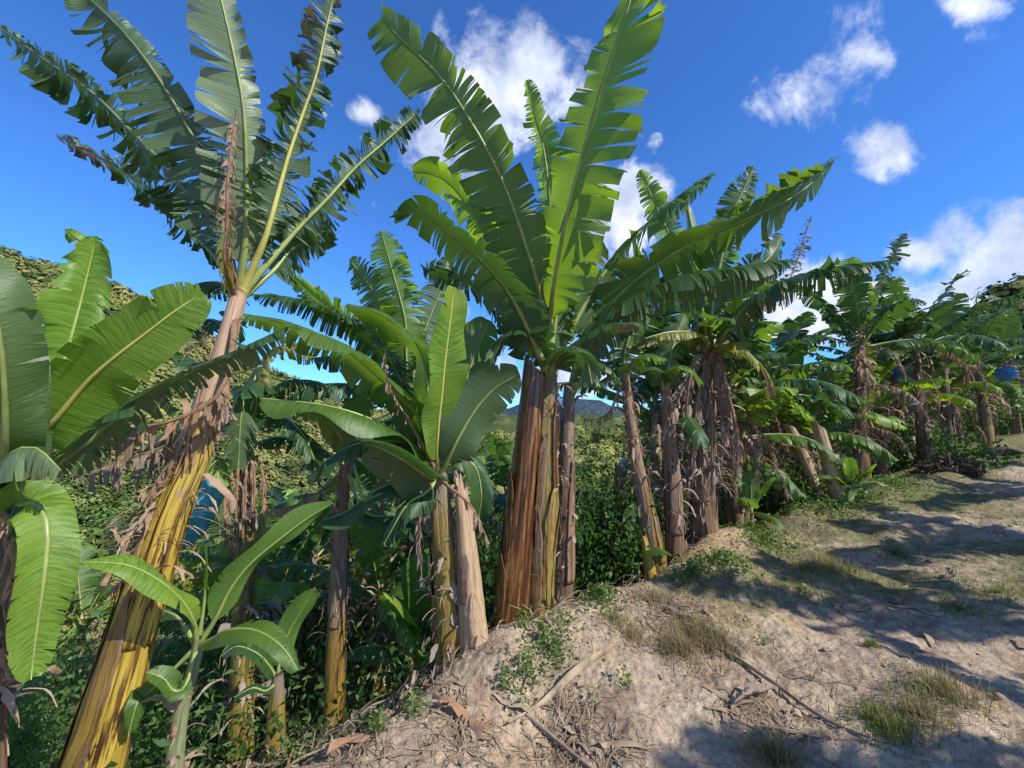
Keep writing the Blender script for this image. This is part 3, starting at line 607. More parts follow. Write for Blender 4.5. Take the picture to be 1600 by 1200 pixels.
# pale split stump in front of C
def stump(P, rad, mat, label, seed, cut=(0, 0, 1), group=None, name='banana_stump', cat='stump', amp=.06, inner=True, slant=.12):
    o = empty(name, (P[0][0], P[0][1], G(P[0][0], P[0][1])), label, cat, group)
    v = tube(P, rad, 40, sheath_prof(seed, 5, amp), 40)
    V = v[0].copy(); s = v[3]
    C, L = spline(P, 40); T = nrm(C[-1] - C[-2]); d = (V - C[-1]) @ np.array([-.9, .1, 0])
    rs = np.random.RandomState(seed)
    V = V + T * ((s ** 6) * d * slant * 10)[:, None] + T * ((s > .97) * rs.normal(0, .012 if inner else .04, len(s)))[:, None]
    ob = mesh_obj('pseudostem', V[:-2], v[1][:-len(v[1]) + 40 * 39], M[mat], o, v[2][:-2], {'dry': v[3][:-2] * 0})
    if inner:    # the cut face: rings of leaf sheaths a little below the rim
        top = V[39 * 40:40 * 40]; c = top.mean(0) - T * .03; parts = []
        for q, h in ((.98, -.012), (.8, -.02), (.6, -.004), (.38, -.02), (.12, -.01)):
            parts.append(c + (top - top.mean(0)) * q + T * h)
        VV = np.vstack(parts); Fq = []
        for a in range(4):
            for k in range(40): Fq.append([a * 40 + k, a * 40 + (k + 1) % 40, a * 40 + 40 + (k + 1) % 40, a * 40 + 40 + k])
        for q in range(19): Fq.append([160 + q, 160 + q + 1, 160 + 38 - q, 160 + 39 - q]) if q + 1 < 38 - q else None
        mesh_obj('cut_face', VV, np.array(Fq), M['cut_face'], o, VV[:, :2] * 5, {'dry': np.zeros(len(VV))})
    return o
# D0: tall cut stem, red brown
SD0 = stem_pts([(795, 1003, 3.15), (808, 860, 3.2), (822, 720, 3.25), (836, 572, 3.3)])
d0 = stump(SD0, [.134, .124, .113, .103, .095, .088], 'stem_red', 'tall cut-off banana stem, wet red brown with slanting top', 61, slant=.1)
sheaths(d0, SD0, [.134, .124, .113, .103, .095, .088], 5, ['stem_red', 'stem_red', 'stem_brown'], 502, 0, .97)
ribbons(d0, SD0, [.134, .124, .113, .103, .095, .088], 7, .05, .5, .2, .03, 'straw' if False else 'dry_grey', 61, out=.15)
ST = [at(742, 1030, 2.86), at(733, 900, 2.9), at(724, 800, 2.93), at(720, 755, 2.95)]; ST[0][2] = G(ST[0][0], ST[0][1]) - .05
stump(ST, [.105, .090, .075, .058, .040], 'sheath_pale', 'pale tan cut stump with bare split sheath tapering to a narrow top', 62, amp=.05, slant=.15, inner=False)
sheaths(COL.objects['banana_stump.001'], ST, [.105, .090, .075, .058, .040], 3, ['sheath_pale', 'stem_brown'], 512, 0, .95)

# ---- D: central tall plant
D = plant(842, 980, 3.35, 'tall central banana plant with two huge upright leaves against the white cloud')
SD = stem_pts([(842, 980, 3.35), (846, 850, 3.38), (852, 700, 3.45), (857, 600, 3.5), (858, 560, 3.52)])
RD = [.105, .100, .115, .10, .085, .06]
stem(D, SD, RD, 'stem_olive', 14, 48, 70, k=6, amp=.09); ribbons(D, SD, RD, 40, .5, .95, .18, .02, 'dry_grey', 14, out=.25)
sheaths(D, SD, RD, 7, ['stem_mix', 'stem_red', 'stem_olive'], 504)
cd = (857, 590, 3.5)
def LD(pts, W, **kw): return pleaf(D, [cd] + pts, W, r0=.036, rib=kw.pop('rib', 'rib'), **kw)
LD([(850, 500, 3.4), (837, 433, 3.3), (819, 376, 3.2), (802, 324, 3.12), (780, 271, 3.05), (758, 228, 3.0), (732, 184, 2.96), (701, 136, 2.94), (666, 96, 2.92), (631, 66, 2.92), (596, 28, 2.92)], .37, face=-1.0, up=.25, wl=1.0, wr=.62, strip=.12, tmin=.12, rag=.36, seed=71, pet=.17, mat='leaf', droop=.5, fold=.15, tipw=.06, sp=.02)
LD([(860, 500, 3.38), (865, 450, 3.25), (883, 350, 3.05), (907, 254, 2.9), (937, 149, 2.8), (972, 44, 2.75), (1000, -50, 2.75)], .38, face=-.9, up=.15, side=.9, wl=.85, wr=1.1, strip=.15, tmin=.12, rag=.36, seed=72, pet=.17, mat='leaf_young', droop=.35, fold=.15, sp=.02)
LD([(861, 430, 3.45), (859, 315, 3.4), (850, 235, 3.4), (835, 180, 3.4), (823, 125, 3.4)], .17, face=-.8, up=.2, side=.5, strip=.05, tmin=.2, rag=.45, seed=73, pet=.3, mat='leaf_young', droop=.2, tipw=.0, fold=.2)
LD([(858, 420, 3.6), (857, 300, 3.6), (856, 235, 3.6)], .05, face=-.8, up=.2, strip=.4, tmin=.9, rag=.1, seed=74, pet=.1, mat='leaf_pale', droop=0, fold=1.2, wl=1, wr=1)
LD([(835, 500, 3.6), (800, 430, 3.7), (765, 375, 3.7), (719, 306, 3.7), (684, 275, 3.7), (645, 268, 3.7)], .26, face=-.8, up=.5, side=.4, strip=.18, tmin=.3, rag=.4, seed=75, pet=.2, mat='leaf_young', droop=.8)
LD([(832, 530, 3.3), (806, 475, 3.2), (780, 437, 3.12), (745, 400, 3.05), (700, 362, 3.0), (655, 330, 2.98), (616, 340, 2.95)], .30, face=-.35, up=.8, strip=.12, tmin=.3, rag=.4, seed=76, pet=.17, mat='leaf_dark', droop=1.2, fold=.15)
LD([(845, 480, 3.7), (825, 400, 3.8), (800, 330, 3.85), (790, 290, 3.9)], .33, face=-.9, up=.2, strip=.15, tmin=.3, rag=.4, seed=77, pet=.15, mat='leaf_young', droop=.4)
LD([(872, 480, 3.7), (890, 400, 3.8), (915, 330, 3.85), (945, 262, 3.9)], .30, face=-.9, up=.2, strip=.13, tmin=.2, rag=.45, seed=78, pet=.15, mat='leaf', droop=.5)
LD([(885, 530, 3.55), (920, 464, 3.6), (951, 416, 3.65), (990, 372, 3.7), (1025, 337, 3.8), (1069, 302, 3.9), (1114, 270, 4.0)], .26, face=-.4, up=.8, strip=.13, tmin=.2, rag=.5, seed=79, pet=.16, mat='leaf', droop=1.5, fold=.1)
LD([(880, 560, 3.4), (910, 530, 3.3), (950, 508, 3.25), (1000, 504, 3.2)], .16, face=-.2, up=.9, strip=.1, tmin=.3, rag=.4, seed=80, pet=.12, mat='leaf_dark', droop=1.8, dry_tip=.3)
LD([(872, 555, 3.3), (895, 545, 3.15), (915, 560, 3.1), (925, 600, 3.1)], .2, face=-.5, up=.7, strip=.14, tmin=.4, rag=.4, seed=81, pet=.15, mat='leaf_dark', droop=1.5)
LD([(830, 540, 3.7), (780, 480, 3.85), (730, 440, 4.0), (660, 420, 4.1)], .28, face=-.5, up=.7, strip=.08, tmin=.1, rag=.6, seed=82, pet=.15, mat='leaf_dark', droop=1.4)
LD([(840, 540, 3.4), (810, 520, 3.3), (785, 530, 3.25), (765, 560, 3.2)], .2, face=-.5, up=.7, strip=.1, tmin=.2, rag=.5, seed=83, pet=.15, mat='leaf_dark', droop=1.6)
LD([(868, 500, 3.5), (880, 460, 3.5), (900, 430, 3.5), (945, 380, 3.5)], .25, face=-.7, up=.5, strip=.12, tmin=.25, rag=.5, seed=84, pet=.2, mat='leaf', droop=.8)

# ---- E: second stem right of D, carries the two long leaves to the right
E = plant(880, 950, 3.75, 'slim banana plant right of the tall cut stem, its long leaves sweeping far right')
SE = stem_pts([(880, 950, 3.75), (884, 800, 3.78), (886, 700, 3.8), (890, 600, 3.85)])
RE = [.095, .085, .075, .068, .06, .05]
stem(E, SE, RE, 'stem_brown', 15, 40, 60); ribbons(E, SE, RE, 45, .2, .95, .16, .02, 'dry_grey', 15, out=.25)
sheaths(E, SE, RE, 7, ['stem_brown', 'stem_mix', 'stem_brown'], 505)
ce = (889, 625, 3.84)
def LE(pts, W, **kw): return pleaf(E, [ce] + pts, W, r0=.034, rib=kw.pop('rib', 'rib'), **kw)
LE([(910, 540, 3.8), (979, 450, 3.7), (1066, 388, 3.6), (1119, 362, 3.55), (1180, 336, 3.55), (1237, 309, 3.6), (1272, 283, 3.65), (1302, 254, 3.7)], .38, face=-.45, up=.85, strip=.11, tmin=.25, rag=.42, seed=91, pet=.2, mat='leaf', droop=1.2, fold=.35)
LE([(912, 550, 3.75), (966, 480, 3.6), (1044, 441, 3.5), (1092, 427, 3.45), (1145, 419, 3.42), (1197, 410, 3.42), (1234, 405, 3.45)], .38, face=-.2, up=.95, strip=.07, tmin=.2, rag=.4, seed=92, pet=.18, mat='leaf_dark', droop=1.9, fold=.1)
LE([(905, 570, 3.9), (930, 520, 4.0), (965, 480, 4.1), (1010, 450, 4.2)], .3, face=-.4, up=.7, strip=.12, tmin=.25, rag=.45, seed=93, pet=.2, mat='leaf_dark', droop=1.2)
LE([(905, 600, 3.7), (925, 570, 3.6), (950, 575, 3.55), (965, 600, 3.5)], .14, face=-.4, up=.7, strip=.1, tmin=.2, rag=.5, seed=94, pet=.3, mat='leaf_dark', droop=1.7)

# ---- F: plant with draped dry leaves, crown at (1105, 520)
Fp = plant(1097, 845, 4.9, 'banana plant with shaggy grey dead leaves draped round its stem beside the path')
SF = stem_pts([(1097, 845, 4.9), (1100, 740, 4.9), (1103, 640, 4.95), (1108, 540, 5.0)])
RF = [.15, .14, .12, .10, .08, .06]
stem(Fp, SF, RF, 'stem_brown', 16); ribbons(Fp, SF, RF, 150, .3, .98, .34, .035, 'dry_grey', 16, out=.55)
sheaths(Fp, SF, RF, 7, ['stem_mix', 'stem_brown'], 506)
cf = (1107, 560, 5.0)
def LF(pts, W, **kw): return pleaf(Fp, [cf] + pts, W, r0=.034, rib=kw.pop('rib', 'rib'), **kw)
LF([(1136, 515, 4.8), (1162, 480, 4.7), (1189, 458, 4.6), (1232, 436, 4.5), (1281, 423, 4.45), (1329, 414, 4.4), (1380, 408, 4.4)], .38, face=-.2, up=.9, strip=.05, tmin=.1, rag=.5, seed=101, pet=.13, mat='leaf_dark', droop=1.8, fold=.1)
LF([(1115, 470, 5.0), (1128, 400, 5.0), (1145, 331, 5.0), (1162, 296, 5.0), (1177, 260, 5.0)], .26, face=-.8, up=.3, strip=.05, tmin=.1, rag=.5, seed=102, pet=.2, mat='leaf', droop=.8, wl=1, wr=.9)
LF([(1095, 470, 5.0), (1075, 419, 5.0), (1044, 362, 5.0), (1022, 314, 5.0), (999, 266, 5.0)], .22, face=-.8, up=.3, strip=.05, tmin=.1, rag=.5, seed=103, pet=.25, mat='leaf_young', droop=.9)
LF([(1100, 460, 5.1), (1090, 400, 5.1), (1074, 320, 5.1)], .13, face=-.9, up=.3, strip=.5, tmin=.9, rag=.2, seed=104, pet=.4, mat='leaf_pale', droop=.2, fold=.9)
LF([(1130, 490, 5.2), (1170, 430, 5.3), (1205, 400, 5.4), (1222, 365, 5.5)], .28, face=-.7, up=.4, strip=.08, tmin=.2, rag=.5, seed=105, pet=.2, mat='leaf_dark', droop=.9)
LF([(1095, 525, 4.8), (1060, 518, 4.6), (1020, 525, 4.5), (978, 542, 4.4)], .20, face=-.1, up=.95, strip=.06, tmin=.1, rag=.6, seed=106, pet=.1, mat='leaf_yellow', droop=2.2, dry_tip=.3, name='leaf', label='yellow brown dying leaf hanging over the stems')
LF([(1130, 540, 4.8), (1160, 545, 4.6), (1195, 580, 4.5), (1205, 620, 4.5)], .20, face=-.1, up=.9, strip=.08, tmin=.1, rag=.6, seed=107, pet=.1, mat='leaf_yellow', droop=2.0, dry_tip=.5)
LF([(1090, 500, 5.2), (1060, 470, 5.4), (1020, 450, 5.6), (985, 455, 5.8)], .3, face=-.5, up=.7, strip=.1, tmin=.2, rag=.5, seed=108, pet=.15, mat='leaf_dark', droop=1.2)
LF([(1120, 480, 5.3), (1140, 450, 5.5), (1170, 440, 5.7), (1200, 450, 5.8)], .3, face=-.5, up=.7, strip=.1, tmin=.2, rag=.5, seed=109, pet=.15, mat='leaf', droop=1.2)
LF([(1175, 500, 5.6), (1225, 450, 5.8), (1245, 410, 5.9), (1268, 338, 6.0)], .14, face=-.9, up=.2, strip=.02, tmin=0, rag=.8, seed=110, pet=.45, mat='dry_grey', rib='rib_dry', droop=.8, name='dry_leaf', label='dead brown herringbone leaf sticking up into the sky')
for i, (a, b_) in enumerate(((1085, 590), (1125, 590), (1070, 625), (1135, 640), (1110, 670), (1092, 640), (1120, 615), (1100, 700))):
    LF([(a, b_ - 30, 4.8), (a + (a - 1105) * .6, b_ + 50, 4.7), (a + (a - 1105) * .4, b_ + 120, 4.7)], .17, face=.3, up=.5, strip=.09, tmin=0, rag=1, seed=211 + i, pet=.1, mat='dry_grey', drop=.12, short=.4, rib='rib_dry', droop=4, name='dry_leaf')

# ------------------------------------------------------------------ generated banana plants (prototypes)
def auto_leaf(parent, base, az, el, L, W, seed, bend=1.0, **kw):
    out = np.array([math.sin(az), math.cos(az), 0]); d = out * math.cos(el) + Zv * math.sin(el); P = [base.copy()]; p = base.copy()
    n = 8
    for k in range(n):
        p = p + d * L / n; P.append(p.copy()); d = nrm(d - Zv * bend * (k + 1) * 2.0 / n / n)
    hz = np.array([-math.sin(az), -math.cos(az), 0]) * math.sin(min(el, 1.4)) + Zv * (math.cos(el) + .35)
    return add_leaf(parent, P, hz, W, r0=.024, seed=seed, **kw)
def auto_plant(seed, h=2.3, r=.11, n=9, L=1.9, W=.27, name='banana_plant', smat='stem_brown', dead=4, lean=(0, 0), mats=('leaf', 'leaf', 'leaf_dark', 'leaf_dark', 'leaf_young'), K=4, sp=.045, rib=60, loc=(0, 0, 0), strip=.09, elo=.0, spear=True):
    rs = np.random.RandomState(seed); o = empty(name, loc); l = np.array(loc, float)
    P = [l + (0, 0, -.25), l + (0, 0, .0), l + (lean[0] * .4, lean[1] * .4, h * .5), l + (lean[0], lean[1], h)]
    rad = [r * 1.15, r * 1.1, r * .85, r * .62, r * .42]
    stem(o, P, rad, smat, seed, 20, 22)
    sheaths(o, P, rad, 4, ['stem_mix', 'stem_brown'], seed, .08, .8)
    if rib: ribbons(o, P, rad, rib, .35, 1.0, .30, .03, 'dry_grey' if rs.rand() < .6 else 'dry', seed, out=.5)
    top = l + (lean[0], lean[1], h - .08)
    for i in range(n):
        q = i / max(1, n - 1); az = i * 2.4 + rs.normal(0, .25); el = 1.35 - 1.15 * q ** 1.1 + rs.normal(0, .08) + elo
        auto_leaf(o, top - (0, 0, .12 * q), az, el, L * (.75 + .3 * math.sin(q * 2.6)) * rs.uniform(.9, 1.1), W * rs.uniform(.85, 1.1), seed * 50 + i, bend=.45 + .75 * q + rs.rand() * .3,
                  mat=mats[rs.randint(len(mats))], strip=strip * rs.uniform(.6, 1.6), tmin=.12, rag=.45, droop=.5 + 1.0 * q, fold=.2, K=K, sp=sp, ribseg=5, pet=.16)
    for i in range(dead):
        auto_leaf(o, top - (lean[0] * .2 * (i % 3), lean[1] * .2 * (i % 3), .1 + .22 * (i % 4)), rs.rand() * 6.28, .0, L * .6, W * .55, seed * 50 + 30 + i, bend=3.4, mat='dry' if rs.rand() < .5 else 'dry_grey', rib='rib_dry', strip=.05, tmin=0, rag=.9, droop=3.5, K=4, sp=sp, ribseg=5, name='dry_leaf', pet=.15)
    return o
def place(o, x, y, rz=0, s=1.0, z=None):
    o.location = (x, y, (G(x, y) if z is None else z)); o.rotation_euler = (0, 0, rz); o.scale = (s, s, s); return o

DKM = ('leaf', 'leaf_dark', 'leaf_dark', 'leaf_dark')
PR = [auto_plant(201, 2.35, .10, 8, 1.8, .27, dead=8, mats=DKM), auto_plant(202, 2.1, .10, 8, 1.75, .26, lean=(.3, .1), smat='stem_olive', dead=7, mats=DKM), auto_plant(203, 2.5, .105, 8, 1.85, .27, lean=(-.2, .2), dead=10, rib=110, mats=DKM),
      auto_plant(204, 1.5, .085, 8, 1.6, .26, dead=3, smat='stem_olive', mats=('leaf', 'leaf_young', 'leaf')), auto_plant(205, .55, .05, 6, 1.0, .19, dead=0, rib=0, smat='stem_green', mats=('leaf_young', 'leaf'), elo=.1, strip=.25)]
PR.append(auto_plant(206, 1.3, .08, 10, 1.6, .27, dead=1, smat='stem_olive', mats=('leaf_young', 'leaf_young', 'leaf_yellow', 'leaf_pale'), elo=.1, rib=30, strip=.12))
used = [False] * len(PR)
def put(k, px, py, d, label, group, s=1.0, rz=None, zfix=None, rs=random.Random(7), name=None):
    o = PR[k] if not used[k] else copy_tree(PR[k]); used[k] = True
    p = at(px, py, d); place(o, p[0], p[1], rs.random() * 6.28 if rz is None else rz, s, zfix)
    tag(o, label, 'banana plant', group)
    if 'pull' in o: pass
    return o
# row along the path, right half
put(2, 1345, 755, 7.2, 'banana plant with grey shaggy stem, second in the row right of the twin leaning stumps', ROW, .98, 2.2)
put(0, 1446, 728, 8.2, 'banana plant with smooth brown stem standing alone at path edge near the dark debris heap', ROW, 1.02, .8)
put(1, 1545, 700, 10.0, 'banana plant leaning left at the far end of the row by the path', ROW, 1.0, 3.4)
put(0, 1590, 690, 12.0, 'farthest banana plant by the path, cut by the right frame edge', ROW, .95, 5.0)
put(2, 1345, 742, 8.6, 'banana plant right behind the one with the grey shaggy stem', ROW, .95, 4.1)
put(1, 1040, 870, 5.4, 'slender banana plant between the mossy shrub and the shaggy grey stem', ROW, .98, 1.2)
put(3, 1262, 760, 6.9, 'short bushy banana plant standing just behind the leaning twin stumps', ROW, .8, 2.0)
# plants inside the row, behind
BEH = 'banana plants growing on the slope behind the row'
for i, (k, px, d, s, lb) in enumerate([
        (2, 1180, 7.0, 1.0, 'banana plant in shade behind the shaggy stem, its crown under the long leaves'),
        (1, 1235, 8.0, 1.1, 'banana plant behind the left leaning stump with blue bag beside its crown'), (3, 1160, 6.0, 1.0, 'low banana plant in shade right of the shaggy grey stem'),
        (0, 1395, 10.5, 1.0, 'banana plant seen between the two smooth-stemmed plants, further back'), (2, 1500, 12.0, 1.0, 'banana plant behind the farthest pair of stems by the path'),
        (2, 1075, 5.9, .95, 'shaggy banana plant in shade directly left behind the stem with grey drapes'), (0, 1145, 5.7, .9, 'shaded banana plant just right behind the stem with grey drapes'),
        (1, 1215, 6.6, .95, 'banana plant left of the leaning stumps, crown below the dead herringbone leaf'), (2, 1375, 8.4, .92, 'draped banana plant right of the grey shaggy one in the row'),
        (0, 1485, 9.6, .95, 'banana plant right of the smooth brown stem, half hidden behind the dark heap'), (1, 1425, 11.5, 1.1, 'far banana plant whose crown shows left of the smooth stem crown'),
        (3, 1090, 6.6, 1.1, 'low spreading banana plant in shade behind the flaking tan stem'), (3, 1350, 8.0, 1.0, 'low spreading banana plant filling the gap right of the leaning stumps'), (3, 1480, 10.5, 1.1, 'low spreading banana plant behind the dark debris heap'),
        (3, 1210, 7.8, 1.2, 'low spreading banana plant in the thicket, well behind the grassy edge'), (3, 1555, 12.5, 1.2, 'low spreading banana plant behind the far left-leaning stem'),
        (3, 1250, 7.0, .9, 'low leafy banana plant at the foot of the dark thicket left of the stumps'), (0, 1110, 10.0, 1.0, 'far banana plant behind the shaggy stem'),
        (3, 1410, 9.0, 1.0, 'low banana plant between the grey shaggy pair and the smooth stem'), (2, 1590, 15.0, 1.2, 'far banana plant against the wooded hill at the right edge')]):
    put(k, px, 700, d, lb, BEH, s, i * 1.3)
SLP = 'banana plants on the lower slope left of the path'
for i, (k, px, d, s, lb) in enumerate([
        (1, 470, 6.4, .85, 'shaded banana plant on the lower slope left of the yellow-stemmed young plant'), (0, 610, 6.6, .9, 'shaded banana plant behind the spreading dark leaves in the middle'),
        (3, 430, 5.0, .9, 'low shaded banana plant on the slope behind the small sucker'), (3, 600, 4.8, .8, 'low shaded banana plant among hanging dead leaves left of the olive stem'),
        (2, 560, 9.5, .9, 'banana plant down the slope in dappled light'), (1, 700, 7.5, .95, 'banana plant hidden behind the bright upright leaf'), (0, 350, 9.0, .9, 'sunlit banana plant down the slope behind the teal bag'),
        (1, 430, 12.0, 1.0, 'sunlit banana plant far down the slope below the hill'), (0, 500, 14.0, 1.0, 'farthest sunlit banana plant down the slope, below the scrubby hill'), (3, 470, 10.0, 1.2, 'bright low banana plant in full sun down the slope'),
        (3, 400, 7.5, 1.1, 'bright low banana plant with pale leaves right of the teal bag'), (2, 210, 9.0, .8, 'banana plant down the slope left of the yellow trunk'), (3, 150, 7.0, 1.0, 'low sunlit banana plant below the dead drape on the left'),
        (3, 560, 12.0, 1.2, 'bright low banana plant far down the slope left of the olive stem'), (1, 780, 9.0, .95, 'banana plant seen through the gap beside the tall cut stem'), (3, 640, 8.0, 1.1, 'low banana plant lit in spots under the crown in the middle')]):
    put(k, px, 700, d, lb, SLP, s, i * 1.7)
for i, (px, d, s, lb) in enumerate([(445, 8.5, 1.1, 'pale green banana plant in full sun just right of the teal bag'), (500, 10.5, 1.2, 'pale sunlit banana plant down the slope left of the slim young stem'), (400, 11.5, 1.2, 'pale sunlit banana plant at the foot of the scrubby hill, left of the others'),
        (560, 9.0, 1.1, 'yellowish sunlit banana plant just right of the slim young stem'), (620, 11.0, 1.2, 'yellowish sunlit banana plant low behind the spreading dark leaves'), (470, 14.5, 1.5, 'sunlit banana plant farthest down the slope in the left half'), (150, 9.0, 1.0, 'yellow-tinged banana plant on the slope below the dead drape'),
        (90, 6.5, .8, 'small yellowish banana plant above the hanging bright leaf'), (340, 7.0, .9, 'pale banana plant directly behind the teal bag'), (590, 6.2, .7, 'small pale banana plant beside the small teal bag')]):
    put(5, px, 700, d, lb, SLP, s, i * 1.1)

# ---- P: plant behind C with upright torn leaves
Pp = plant(650, 1000, 4.8, 'banana plant behind the middle with two torn upright leaves left of the big crown', BEH)
pb = at(650, 1000, 4.8); pb[2] = G(pb[0], pb[1]) - .1
SP = [pb, at(648, 800, 4.85), at(640, 640, 4.9)]
stem(Pp, SP, [.12, .1, .08, .06], 'stem_brown', 17, 24, 24); ribbons(Pp, SP, [.12, .1, .08, .06], 60, .4, 1, .3, .03, 'dry', 17)
def LP(pts, W, **kw): return pleaf(Pp, [(640, 650, 4.9)] + pts, W, r0=.03, rib=kw.pop('rib', 'rib'), **kw)
LP([(635, 560, 4.8), (633, 500, 4.8), (615, 430, 4.8), (595, 360, 4.8)], .30, face=-.8, up=.3, strip=.05, tmin=.08, rag=.5, seed=121, pet=.25, mat='leaf_young', droop=.7)
LP([(625, 570, 4.9), (605, 500, 4.9), (580, 450, 4.9), (546, 406, 4.9)], .28, face=-.8, up=.4, strip=.06, tmin=.1, rag=.5, seed=122, pet=.25, mat='leaf', droop=.8)
LP([(620, 580, 4.6), (570, 520, 4.4), (510, 483, 4.2), (460, 467, 4.1), (396, 460, 4.0)], .32, face=-.2, up=.9, strip=.05, tmin=.1, rag=.5, seed=123, pet=.15, mat='leaf_dark', droop=1.6)
LP([(610, 570, 5.0), (550, 510, 5.0), (500, 470, 5.0), (445, 420, 5.0)], .24, face=-.6, up=.6, strip=.1, tmin=.2, rag=.5, seed=124, pet=.25, mat='leaf_young', droop=.9)
LP([(650, 560, 5.0), (670, 500, 5.1), (690, 450, 5.2), (700, 400, 5.3)], .3, face=-.7, up=.4, strip=.06, tmin=.1, rag=.5, seed=125, pet=.2, mat='leaf_dark', droop=.8)
LP([(655, 580, 5.0), (690, 540, 5.0), (720, 510, 5.0), (760, 510, 5.0)], .28, face=-.3, up=.8, strip=.07, tmin=.1, rag=.5, seed=126, pet=.15, mat='leaf_yellow', droop=1.4)

LP([(600, 620, 4.7), (540, 600, 4.5), (470, 610, 4.4), (410, 660, 4.3)], .30, face=0, up=.9, strip=.08, tmin=.1, rag=.5, seed=127, pet=.14, mat='leaf_dark', droop=2.0)
LP([(600, 660, 4.6), (560, 690, 4.4), (530, 760, 4.3)], .26, face=.2, up=.8, strip=.08, tmin=.1, rag=.6, seed=128, pet=.14, mat='leaf_dark', droop=2.2)
for i in range(4):
    LP([(625 + 10 * i, 680, 4.75), (600 + 22 * i, 730, 4.65), (595 + 25 * i, 820, 4.6)], .17, face=.3, up=.6, strip=.08, tmin=0, rag=.9, seed=129 + i, pet=.1, mat='dry_grey', rib='rib_dry', droop=4, name='dry_leaf')
# ---- K: young plant with tan stem at (525, 720..1140)
Kp = plant(520, 1140, 3.2, 'young banana plant with slim stem dark striped at foot, left of the shaded grass', SLP)
SK = stem_pts([(520, 1140, 3.2), (527, 950, 3.25), (534, 800, 3.3), (540, 715, 3.32)])
stem(Kp, SK, [.075, .070, .060, .052, .042], 'stem_mix', 18, 32, 50, k=6); ribbons(Kp, SK, [.075, .070, .060, .052, .042], 45, .35, .95, .22, .022, 'dry', 18, out=.3)
sheaths(Kp, SK, [.075, .070, .060, .052, .042], 6, ['stem_mix', 'stem_brown'], 507)
def LK(pts, W, **kw): return pleaf(Kp, [(540, 730, 3.32)] + pts, W, r0=.022, rib=kw.pop('rib', 'rib'), **kw)
LK([(535, 690, 3.3), (515, 660, 3.3), (488, 635, 3.3), (470, 650, 3.3)], .16, face=-.3, up=.7, strip=.2, tmin=.4, rag=.4, seed=131, pet=.2, mat='leaf_yellow', droop=1.5, wl=1.3)
LK([(560, 690, 3.2), (590, 690, 3.1), (620, 730, 3.0)], .18, face=-.2, up=.8, strip=.1, tmin=.2, rag=.5, seed=132, pet=.15, mat='leaf_dark', droop=1.8)
LK([(510, 760, 3.2), (460, 790, 3.1), (385, 802, 3.0)], .12, face=.1, up=.9, strip=.06, tmin=0, rag=.8, seed=133, pet=.2, mat='dry', rib='rib_dry', droop=4.5, name='dry_leaf')
LK([(570, 800, 3.2), (630, 810, 3.1), (690, 850, 3.0)], .14, face=.1, up=.9, strip=.15, tmin=.2, rag=.5, seed=134, pet=.2, mat='leaf_dark', droop=1.8)
LK([(545, 680, 3.4), (560, 640, 3.5), (590, 610, 3.6)], .18, face=-.5, up=.5, strip=.1, tmin=.2, rag=.5, seed=135, pet=.2, mat='leaf', droop=1.2)
LK([(500, 700, 3.4), (450, 680, 3.5), (400, 690, 3.6)], .2, face=-.1, up=.8, strip=.06, tmin=.1, rag=.6, seed=136, pet=.15, mat='leaf_dark', droop=2)

# ---- Q: plant behind the leaning trunk, (375, 640) crown
Qp = plant(385, 1000, 3.4, 'banana plant with hanging dark leaves just behind the leaning yellow trunk', SLP)
qb = at(385, 1000, 3.4); qb[2] = G(qb[0], qb[1]) - .1
SQ = [qb, at(382, 850, 3.4), at(378, 690, 3.45)]
stem(Qp, SQ, [.10, .085, .07, .05], 'stem_olive', 19, 24, 24); ribbons(Qp, SQ, [.1, .085, .07, .05], 70, .2, .9, .3, .03, 'dry_grey', 19)
def LQ(pts, W, **kw): return pleaf(Qp, [(379, 700, 3.45)] + pts, W, r0=.024, rib=kw.pop('rib', 'rib'), **kw)
LQ([(400, 640, 3.3), (395, 600, 3.2), (378, 640, 3.1), (372, 730, 3.1)], .22, face=-.2, up=.4, strip=.06, tmin=.1, rag=.5, seed=141, pet=.25, mat='leaf_dark', droop=1.2)
LQ([(360, 650, 3.5), (330, 590, 3.6), (300, 560, 3.7), (270, 560, 3.8)], .26, face=-.3, up=.8, strip=.1, tmin=.2, rag=.5, seed=142, pet=.15, mat='leaf_dark', droop=1.4)
LQ([(400, 640, 3.5), (440, 600, 3.6), (490, 595, 3.7), (520, 610, 3.8)], .24, face=-.2, up=.8, strip=.05, tmin=.05, rag=.6, seed=143, pet=.15, mat='leaf_dark', droop=1.8, dry_tip=.3)
LQ([(390, 630, 3.6), (410, 560, 3.8), (450, 540, 4.0), (500, 560, 4.1)], .24, face=-.2, up=.8, strip=.06, tmin=.1, rag=.6, seed=144, pet=.15, mat='leaf_yellow', droop=1.8, label='orange yellow dying leaf')
LQ([(350, 720, 3.3), (335, 715, 3.2), (345, 760, 3.1)], .14, face=.3, up=.7, strip=.2, tmin=.4, rag=.5, seed=145, pet=.15, mat='leaf_young', droop=1.2)
for i in range(5):
    LQ([(360 + 12 * i, 730, 3.3), (355 + 14 * i, 790, 3.25), (350 + 16 * i, 860, 3.2)], .12, face=.3, up=.5, strip=.05, tmin=0, rag=1, seed=146 + i, pet=.1, mat='dry', rib='rib_dry', droop=4, name='dry_leaf')

LQ([(400, 660, 3.4), (440, 650, 3.3), (480, 690, 3.2), (500, 760, 3.2)], .2, face=.1, up=.9, strip=.07, tmin=.1, rag=.6, seed=152, pet=.15, mat='leaf_dark', droop=2)
LQ([(350, 670, 3.5), (310, 650, 3.6), (260, 680, 3.7), (230, 740, 3.7)], .24, face=.1, up=.9, strip=.07, tmin=.1, rag=.6, seed=153, pet=.15, mat='leaf_dark', droop=2)
